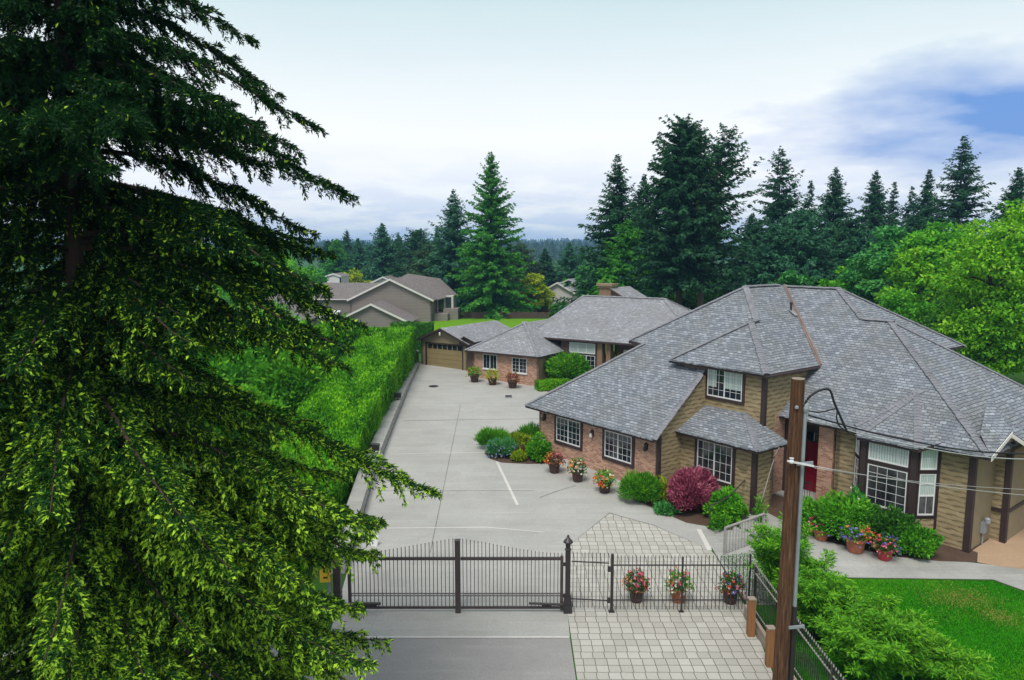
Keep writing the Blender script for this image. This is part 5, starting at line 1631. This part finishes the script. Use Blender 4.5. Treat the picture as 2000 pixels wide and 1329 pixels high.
def conifer_mesh(seed, h, r, base=.08, whorls=42, per=6, spray=.62, droop=.35, power=.85, ragged=.3, up=.15, tri=2, lean=0.0):
    """needle sprays and the trunk with limbs of one conifer standing at the origin"""
    rng = np.random.default_rng(seed)
    P, D, N, L, W_, T = [], [], [], [], [], []
    tr = MB()
    tr.tube([(lean * z * z / h, 0, z) for z in np.linspace(-.3, h * .985, 8)], list(np.linspace(.017 * h + .04, .012, 8)), 8)
    for wi in range(whorls):
        f = base + (1 - base) * ((wi + rng.random() * .8) / whorls) ** .82
        z0 = h * f
        ln = r * ((1 - f) / (1 - base)) ** power * (1 + .15 * math.sin(wi * 2.1))
        for k in range(per):
            if rng.random() < .10: continue
            az = rng.random() * 2 * math.pi
            l = max(.12, ln * (1 - ragged * rng.random()))
            spr = spray * min(1, .30 + .9 * l / r)
            out = np.array([math.cos(az), math.sin(az), 0]); sd_ = np.array([-out[1], out[0], 0])
            ns = max(2, int(l / (spr * .46)))
            s = (np.arange(ns) + rng.random(ns) * .6 + .25) / ns
            s = np.clip(s, .05, 1)
            up_k = up + .22 * rng.normal(); z0 = h * f + rng.normal() * h * .008
            zc = z0 + l * (up_k * (0.2 + f) * s * 1.6 - droop * (1.15 - f) * s ** 2 + .10 * s ** 4)
            c = out[None] * (s * l)[:, None]; c[:, 2] = zc; c[:, 0] += lean * z0 * z0 / h
            if l > r * .35 and k % 2 == 0:
                tr.tube([tuple(c[0] * [0, 0, 1] + [lean * z0 * z0 / h, 0, 0]), tuple(c[len(c) // 2]), tuple(c[-1])], [.012 * h * .25, .010 * h * .16, .006], 4, cap=False)
            for side in (-1, 0, 1):
                for q_ in range(tri if side else 1):
                    m = ns
                    pp = c + rng.normal(0, spr * .10, (m, 3))
                    dd = out * (.75 if side else 1.1) + sd_ * side * (.55 + .35 * rng.random((m, 1))) + np.array([0, 0, -.34]) + rng.normal(0, .30, (m, 3))
                    ll = spr * (.65 + .5 * rng.random(m)) * (1.1 - .35 * s)
                    P.append(pp); D.append(dd); N.append(out * .5 + sd_ * side * .3 + rng.normal(0, .6, (m, 3)) + [0, 0, .45]); L.append(ll); W_.append(ll * (.26 + .16 * rng.random(m)))
                    T.append(np.clip(.20 + .45 * rng.random(m) + .28 * s * rng.random(m), 0, 1))
    return np.vstack(P), unit(np.vstack(D)), unit(np.vstack(N)), np.concatenate(L), np.concatenate(W_), np.concatenate(T), tr

def conifer(name, label, x, y, h, r, mat, seed, zg=None, group=None, bark='bark', **kw):
    zg = gz(y) if zg is None else zg
    t = thing(name, label, 'tree', (x, y, zg), 0, group)
    P, D, N, L, W_, T, tr = conifer_mesh(seed, h, r, **kw)
    leaves('crown', FO[mat], P, D, N, L, W_, T, t)
    tr.build('trunk', M[bark], t, local=True)
    return t

def broadleaf(name, label, x, y, h, rx, mat, seed, base=.22, clumps=46, per=95, leaf=.34, zg=None, group=None, ry=None, tone=(0, 1), flat=.42):
    """tapered trunk with limbs; the crown is many leaf clumps with gaps between them"""
    zg = gz(y) if zg is None else zg
    rng = np.random.default_rng(seed + 50)
    t = thing(name, label, 'tree', (x, y, zg), 0, group)
    ry = ry or rx
    hz = h * (1 - base) / 2; cz = h * base + hz
    k = clumps
    d = unit(rng.normal(0, 1, (k, 3)))
    rad = .25 + .70 * rng.random(k) ** .55
    C = np.column_stack([d[:, 0] * rad * rx, d[:, 1] * rad * ry, cz + d[:, 2] * rad * hz])
    # crowns narrow to the top
    topk = 1 - .30 * np.clip((C[:, 2] - cz) / hz, 0, 1); C[:, 0] *= topk; C[:, 1] *= topk
    cr = rx * (.15 + .15 * rng.random(k))
    P, D, N, T = [], [], [], []
    for i in range(k):
        e = unit(rng.normal(0, 1, (per, 3)) + [0, 0, .25])
        rr_ = (.45 + .55 * rng.random(per) ** .5)[:, None]
        P.append(C[i] + e * rr_ * cr[i] * [1, 1, flat])
        D.append(e * .6 + rng.normal(0, .5, (per, 3)) + [0, 0, -.15])
        N.append(e * .4 + rng.normal(0, .45, (per, 3)) + [0, 0, .9])
        T.append(np.clip(tone[0] + (tone[1] - tone[0]) * (.40 * rng.random() + .60 * rng.random(per)), 0, 1))
    P = np.vstack(P); n_ = len(P)
    L = leaf * (.65 + .7 * rng.random(n_))
    leaves('crown', FO[mat], P, unit(np.vstack(D)), unit(np.vstack(N)), L, L * .62, np.concatenate(T), t)
    mb = MB()
    mb.tube([(0, 0, -.2), (.04 * h * (rng.random() - .5), .03 * h * (rng.random() - .5), h * .35), (0, 0, h * .72)], [.022 * h, .015 * h, .004 * h], 8)
    for i in range(min(k, 22)):
        z0 = h * (.18 + .45 * rng.random())
        z0 = min(z0, C[i, 2] * .95)
        mid = np.array([C[i, 0] * .5, C[i, 1] * .5, (z0 + C[i, 2]) * .5 + .04 * h])
        mb.tube([(0, 0, z0), tuple(mid), tuple(C[i])], [.008 * h, .005 * h, .0015 * h], 5, cap=False)
    mb.build('trunk', M['bark'], t, local=True)
    return t
# conifers: (kind, label, px, py of the tip, width in px, distance, material)
SP = [
 ('fir_tree', 'slim dark conifer leftmost of the distant group by the spruce', 641, 470, 26, 175, 'fir', dict(power=.45, ragged=.2)),
 ('fir_tree', 'slim mid green cypress second in the distant group behind the grey gables', 658, 468, 38, 165, 'cedar', dict(power=.5)),
 ('fir_tree', 'dark double topped fir above the yellow green bush left of the grey gables', 677, 450, 46, 185, 'fir', {}),
 ('fir_tree', 'cool green fir right of the double topped distant fir', 699, 466, 52, 150, 'fir_b', {}),
 ('fir_tree', 'thin spire shaped fir in the gap left of the tall grey green pair', 716, 482, 30, 170, 'fir_b', {}),
 ('fir_tree', 'tall grey green fir above the peak of the neighbour house', 746, 437, 70, 135, 'fir_b', {}),
 ('fir_tree', 'pointed grey green fir just right of the tall one above the grey gable', 778, 456, 46, 145, 'fir_b', {}),
 ('fir_tree', 'short dark fir low between the distant firs and the neighbour roof', 727, 507, 50, 140, 'fir_o', {}),
 ('fir_tree', 'broad dark fir left of the blue green spruce, rounded in outline', 815, 450, 84, 130, 'fir', dict(power=.6)),
 ('fir_tree', 'olive green broad conifer in front of the dark ones right of the grey house', 842, 478, 84, 118, 'fir_o', dict(power=.6)),
 ('fir_tree', 'small dark pointed fir top just left of the tall blue green spruce', 853, 448, 40, 140, 'fir', {}),
 ('fir_tree', 'tall blue green spruce left of the big cedar', 886, 372, 104, 112, 'fir_b', dict(whorls=50)),
 ('fir_tree', 'dark olive conifer right behind the big cedar', 1018, 476, 64, 130, 'fir_o', dict(power=.6)),
 ('fir_tree', 'small dark blue pyramid spruce alone against the hill', 1065, 486, 50, 135, 'fir', {}),
 ('fir_tree', 'grey green fir against the hill left of the right hand grove', 1112, 474, 62, 135, 'fir_b', {}),
 ('fir_tree', 'small pale fir top at the right end of the hill view', 1138, 482, 44, 150, 'fir_b', {}),
 ('fir_tree', 'tall slender dark fir at the left edge of the right hand grove', 1206, 303, 122, 84, 'fir', dict(whorls=56, droop=.28)),
 ('fir_tree', 'dark fir filling the gap left of the giant fir', 1258, 345, 110, 86, 'fir', {}),
 ('fir_tree', 'fir with spreading boughs behind the main roof peak', 1526, 288, 130, 92, 'fir', dict(whorls=48, ragged=.45)),
 ('fir_tree', 'narrow fir tip between two taller firs above the main roof', 1583, 354, 60, 108, 'fir', {}),
 ('fir_tree', 'full cone shaped fir above the right end of the main ridge', 1633, 330, 104, 96, 'fir', {}),
 ('fir_tree', 'dense pointed fir next right of the full cone shaped one', 1712, 334, 96, 96, 'fir', {}),
 ('fir_tree', 'thin fir tip right of the dense pointed fir', 1748, 356, 52, 108, 'fir', {}),
 ('fir_tree', 'thin ragged fir in the middle of the right hand row', 1783, 365, 66, 106, 'fir', dict(ragged=.5)),
 ('fir_tree', 'sparse fir close left of the tallest right hand fir', 1816, 334, 80, 98, 'fir', dict(ragged=.5)),
 ('fir_tree', 'tallest open branched fir at the right, above the light green maple', 1884, 262, 130, 92, 'fir', dict(whorls=52, ragged=.45, per=7)),
 ('fir_tree', 'fir at the extreme right edge behind the maple', 1992, 328, 110, 88, 'fir', {}),
 ('fir_tree', 'low wide blue green fir directly behind the main roof peak', 1562, 412, 170, 80, 'fir_b', dict(power=.65, base=.02)),
 ('fir_tree', 'dark fir between the giant fir and the main roof peak', 1470, 420, 120, 84, 'fir', dict(base=.02)),
 ('fir_tree', 'mid green fir filling in under the boughs of the spreading fir', 1515, 440, 110, 78, 'fir_b', dict(power=.7, base=.02)),
 ('fir_tree', 'cool green fir low between the cone shaped fir and the dense pointed one', 1690, 450, 110, 80, 'fir_b', dict(power=.7, base=.02)),
 ('fir_tree', 'dark fir low behind the bright cool green tree', 1790, 420, 130, 84, 'fir', dict(power=.7, base=.02)),
 ('fir_tree', 'green fir low at the foot of the slender dark fir', 1225, 430, 110, 80, 'cedar', dict(power=.7, base=.02)),
 ('fir_tree', 'low dark green fir behind the right half of the main ridge', 1668, 428, 130, 82, 'fir', dict(power=.65, base=.02)),
]
for i, (nm, lab, px, py, wd, dep, mt, kw) in enumerate(SP):
    x, zt = px_place(px, py, dep)
    zg = 1.62
    h = zt - zg
    r_ = wd / F_PX * dep * 1.0
    k_ = dict(whorls=46 if wd < 70 else 64, per=8, spray=max(.45, min(1.0, r_ * .22)), ragged=.42, power=.85)
    k_.update(kw)
    conifer(nm, lab, x, dep, h, r_, mt, 300 + i, zg, 'conifers behind the houses', **k_)
x, zt = px_place(958, 298, 104)
conifer('cedar_tree', 'big full green cedar standing alone at the end of the bright field', x, 104, zt - 1.62, 7.7, 'cedar', 401, 1.62, whorls=62, per=8, spray=.85, droop=.30, power=.80, base=.015, ragged=.30, up=.25, tri=3)
x, zt = px_place(1322, 236, 72)
gt = conifer('giant_fir', 'giant dark fir with two tops and a thick bare trunk behind the back house', x + .7, 72, zt - 1.62, 5.9, 'fir', 402, 1.62, base=.26, whorls=58, per=9, spray=.78, droop=.30, power=.42, ragged=.45, tri=4)
P, D, N, L, W_, T, tr2 = conifer_mesh(403, zt - 2.2, 3.6, base=.34, whorls=44, per=7, spray=.75, droop=.25, power=.5, ragged=.45)
cr2 = leaves('crown', FO['fir_o'], P + [1.4, .6, 0], D, N, L, W_, T, gt); cr2['label'] = 'second top of the giant fir'
x2, zt2 = px_place(1408, 252, 74)
conifer('leaning_fir', 'wide irregular fir with upswept boughs right of the giant fir', x2 - 1.6, 74, zt2 - 1.62, 7.4, 'fir', 404, 1.62, bark='bark_l', base=.26, whorls=34, per=6, spray=.85, droop=.08, up=.30, power=.55, ragged=.6, lean=.11)

DT = [
 ('leafy_tree', 'rounded mid green tree behind the spruce tips at the left', 512, 482, 190, 104, 'leaf', .0),
 ('leafy_tree', 'small green tree right behind the tip of the long spruce bough', 600, 520, 90, 108, 'leaf_b', .0),
 ('yellow_tree', 'yellow green bush tree left of the neighbour house roof', 686, 527, 74, 124, 'leaf_y', .0),
 ('yellow_tree', 'yellow green tree beside the pale far house', 1043, 533, 66, 107, 'leaf_y', .05),
 ('leafy_tree', 'cool green tree between far house and grove', 1160, 508, 66, 100, 'leaf_b', .0),
 ('leafy_tree', 'bright green small tree right above the pale far house', 1112, 543, 56, 124, 'leaf', .0),
 ('leafy_tree', 'green shrubby tree touching the far house and the back roof', 1096, 590, 40, 92, 'deep', .0),
 ('leafy_tree', 'cool green undergrowth tree left of the chimney', 1205, 505, 96, 86, 'leaf_b', .0),
 ('leafy_tree', 'rusty tinted green tree right of the chimney', 1248, 520, 76, 84, 'leaf', .0),
 ('leafy_tree', 'green undergrowth tree around the foot of the giant fir', 1290, 540, 100, 86, 'deep', .0),
 ('leafy_tree', 'dark leafy tree between the two bare trunks and the roof', 1440, 520, 110, 88, 'deep', .0),
 ('leafy_tree', 'bright green young tree poking over the main ridge', 1622, 528, 54, 64, 'leaf', .0),
 ('leafy_tree', 'bright cool green tree right of the main ridge', 1742, 440, 150, 70, 'leaf_b', .0),
 ('leafy_tree', 'broad fresh green tree behind the right hip of the roof', 1838, 428, 170, 66, 'leaf', .0),
 ('leafy_tree', 'low green tree along the right slope of the main roof', 1765, 560, 120, 56, 'leaf', .0),
 ('leafy_tree', 'deep green tree in the shade under the maple', 1875, 545, 140, 54, 'deep', .0),
 ('leafy_tree', 'mid green leafy tree behind the main ridge below the firs', 1680, 500, 110, 72, 'leaf', .0),
 ('leafy_tree', 'light green leafy tree between cool green tree and maple', 1800, 470, 120, 62, 'maple', .0),
 ('leafy_tree', 'cool green tree low beside the foot of the dark firs', 1560, 520, 120, 74, 'leaf_b', .0),
 ('leafy_tree', 'dark undergrowth tree between the bare trunks behind the back roof', 1365, 548, 120, 84, 'deep', .0),
 ('maple_tree', 'large light green maple at the right edge behind the house', 1968, 385, 250, 48, 'maple', .02),
 ('maple_tree', 'lower light green maple in front of the tall one, by the right roof corner', 1935, 560, 150, 47, 'maple', .0),
]
for i, (nm, lab, px, py, wd, dep, mt, bs) in enumerate(DT):
    x, zt = px_place(px, py, dep)
    h = zt - 1.6
    rx = wd / F_PX * dep / 2 * 1.12
    big = wd > 140
    broadleaf(nm, lab, x, dep, h, rx, mt, 500 + i, base=max(.04, bs), clumps=150 if big else 70, per=150 if big else 95, leaf=.38 if dep > 60 else .25, zg=1.6, group='leafy trees behind the houses', ry=rx * .9)

# --- far wood on the hills -----------------------------------------------
rng = np.random.default_rng(12)
P, D, N, L, W_, T = [], [], [], [], [], []
def cone_tree(x, y, z, h, tone):
    r_ = h * .19
    for lv in range(4):
        zb_ = z + h * (.05 + .22 * lv); rr_ = r_ * (1 - .22 * lv)
        for k in range(6):
            an = k * 1.047 + lv * .5 + rng.random() * .4
            P.append((x, y, zb_ + h * .30)); D.append((math.cos(an) * rr_, math.sin(an) * rr_, -h * .26)); N.append((math.cos(an), math.sin(an), .6))
            L.append(math.hypot(rr_, h * .26) * 1.15); W_.append(rr_ * 1.25); T.append(min(1, max(0, tone + rng.normal(0, .12))))
cnt = 0
while cnt < 9000:
    y = 620 + 1550 * rng.random() ** .8
    half = .30 * y if cnt < 4600 else 1.1 * y
    x = (rng.random() * 2 - 1) * half * 1.1 - .04 * y
    z = 1.62 if y < 600 else hill_z(x, y)
    h = 10 + 11 * rng.random()
    if y < 600: h *= .62 * (.5 + .5 * (y / 600))
    cone_tree(x, y, z, h, .25 + .5 * rng.random()); cnt += 1
fw = leaves('distant_forest', FO['fir_o'], np.array(P), unit(np.array(D)), unit(np.array(N)), np.array(L), np.array(W_), np.array(T))
tag(fw, 'far blue green conifer forest covering the low hills', 'forest', kind='stuff')

# --- the big spruce in front ------------------------------------------------
def big_spruce(x, y, h):
    rng = np.random.default_rng(2024)
    t = thing('spruce_tree', 'huge drooping spruce with bright new tips filling the left foreground', 'tree', (x, y, 0))
    rz = lambda z: float(np.interp(z, [0, 2, 4, 6.5, 8.5, 10.2, 11.8, 13.2, 15.0, 16.6, 17.6], [5.0, 5.4, 5.3, 5.2, 4.0, 4.5, 4.9, 4.2, 2.3, .9, .15]))
    wood = MB()
    zs = np.linspace(-.2, h * .99, 14)
    wood.tube([(0.05 * math.sin(z), .04 * math.cos(z * .7), z) for z in zs], list(np.linspace(.34, .02, 14)), 12)
    P, D, N, L, W_, T = [], [], [], [], [], []
    c0 = Vector((0, math.cos(PITCH), -math.sin(PITCH))); cu = Vector((0, math.sin(PITCH), math.cos(PITCH)))
    fwv, upv = np.array(c0), np.array(cu)
    boughs = []
    z = 1.2
    while z < h - .1:
        for k in range(7):
            z0 = z + rng.random() * .4
            boughs.append((z0, rng.random() * 2 * math.pi, rz(z0) * (.62 + .42 * rng.random() ** .8), None))
        z += .44 if z < 12.5 else .30
    # the long boughs that stand clear of the crown on the driveway side
    for (rx_, tz_, az) in ((3.2, 14.6, .1), (4.25, 13.15, -.05), (3.6, 13.9, .3), (4.9, 11.95, .05), (4.3, 12.6, -.35), (4.15, 11.3, .25), (4.5, 10.6, -.2), (4.3, 10.35, .2), (5.0, 9.65, .1), (5.0, 9.4, -.3),
                           (4.7, 8.9, .1), (6.35, 6.55, .12), (5.4, 6.2, -.15), (5.2, 5.8, .25), (4.8, 5.0, -.1), (4.9, 4.2, .1), (5.2, 3.5, -.1), (5.3, 3.0, .1), (4.6, 7.2, -.9), (4.4, 7.7, -1.2), (4.2, 8.2, -1.5), (4.6, 6.4, -.7), (5.3, 5.4, .0), (5.0, 5.2, .35), (5.2, 4.6, .25), (5.3, 3.9, -.3), (5.0, 6.0, .5), (5.2, 5.0, .7), (4.9, 4.4, .5), (5.2, 2.6, -.2)):
        boughs.append((None, az, rx_ * 1.09, tz_))
    for z0, az, ln, tz_ in boughs:
        if True:
            if z0 is None: z0 = tz_ + ln * .30
            f = z0 / h
            out = np.array([math.cos(az), math.sin(az), 0.]); sdv = np.array([-out[1], out[0], 0.])
            sweep = (rng.random() - .5) * .35
            s = np.linspace(0, 1, 9)
            rise = .05 + .50 * max(0, f - .35)
            drop = .62 - .12 * f if tz_ is None else rise + .16 + .30
            def curve(s):
                s = np.asarray(s)
                r_ = s * ln * (1 - .10 * s)
                zc = z0 + ln * (rise * s - drop * s ** 1.8 + .16 * s ** 5)
                return out[None] * r_[:, None] + sdv[None] * (sweep * ln * s ** 2)[:, None] + np.array([0, 0, 1.])[None] * zc[:, None]
            cv = curve(s)
            wood.tube([tuple(p) for p in cv], list(np.linspace(.012 + .008 * ln, .006, 9)), 5, cap=False)
            # side twigs hang from the bough
            m = int(ln / .052)
            ss = np.sort(.03 + .97 * rng.random(m))
            base = curve(ss)
            tip_d = np.clip((1 - ss) * ln, 0, 9)
            tl = np.clip(.16 + .40 * tip_d, .16, 1.15) * (.5 + .6 * rng.random(m))
            side = np.where(np.arange(m) % 2 == 0, 1., -1.)
            tdir = unit(out[None] * (.75 + .3 * rng.random((m, 1))) + sdv[None] * (side * (.45 + .5 * rng.random(m)))[:, None] + rng.normal(0, .15, (m, 3)))
            hang = .22 + .62 * rng.random(m) ** 1.5
            for i in range(m):
                ns = max(2, int(tl[i] / .042))
                q_ = (np.arange(ns) + .5 + .4 * rng.random(ns)) / ns
                pts = base[i] + tdir[i] * (q_ * tl[i] * (1 - .35 * q_))[:, None]
                pts[:, 2] -= hang[i] * tl[i] * q_ ** 1.5
                # is this twig in the picture?  outside the frame fewer needles are grown
                wv = pts[ns // 2] + [x, y, -CAM_H]
                dep = wv @ fwv
                u_, v_ = wv[0] / max(dep, .1) * F_PX + 1000, 664.5 - wv @ upv / max(dep, .1) * F_PX
                if dep < .6 or u_ < -330 or v_ < -260 or v_ > 1620:
                    if rng.random() < .85: continue
                tang = unit(tdir[i] * 1.0 + np.array([0, 0, -1.0]) * (hang[i] * 1.5 * q_ ** .5)[:, None])
                for c in range(5):
                    dd = unit(tang * .85 + rng.normal(0, .42, (ns, 3)) + [0, 0, .10])
                    P.append(pts + rng.normal(0, .012, (ns, 3))); D.append(dd)
                    N.append(rng.normal(0, .5, (ns, 3)) + [0, 0, .8])
                    ll = .092 * (.7 + .6 * rng.random(ns)); L.append(ll); W_.append(ll * (.22 + .12 * rng.random(ns)))
                    # this year's shoots are yellow green: at the twig ends, thinned upward to paint the backlit crown dark
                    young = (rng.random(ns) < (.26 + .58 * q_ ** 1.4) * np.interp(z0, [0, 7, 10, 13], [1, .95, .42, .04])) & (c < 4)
                    T.append(np.where(young, .66 + .34 * rng.random(ns), (.06 + .42 * rng.random(ns)) * np.interp(z0, [0, 8, 12], [1, 1, .45])))  # older needles darkened up the crown: backlit shade put into the tone
                    L[-1] = np.where(young, L[-1] * 1.02, L[-1])
                    if c == 0: W_[-1] = np.where(young, W_[-1] * 1.9, W_[-1])
    P = np.vstack(P)
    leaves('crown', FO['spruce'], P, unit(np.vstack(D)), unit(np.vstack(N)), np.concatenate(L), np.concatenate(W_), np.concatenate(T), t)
    wood.build('trunk', M['bark'], t, local=True)
    print('spruce', len(P))
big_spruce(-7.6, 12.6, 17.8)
# ------------------------------------------------------------------ the air
hz = MB()
hz.prism([(-2650, -110, -3), (2650, -110, -3), (2650, 3350, -3), (-2650, 3350, -3)], (0, 0, 90))
hm = bpy.data.materials.new('pale_blue_air'); hm.use_nodes = True
ht = NT(hm.node_tree)
pv = ht.n('ShaderNodeVolumePrincipled', {'Color': (.30, .60, 1.0, 1), 'Density': .00034, 'Anisotropy': 0.0})
ht.n('ShaderNodeOutputMaterial', {'Volume': pv.outputs[0]})
tag(hz.build('haze', hm), kind='stuff')
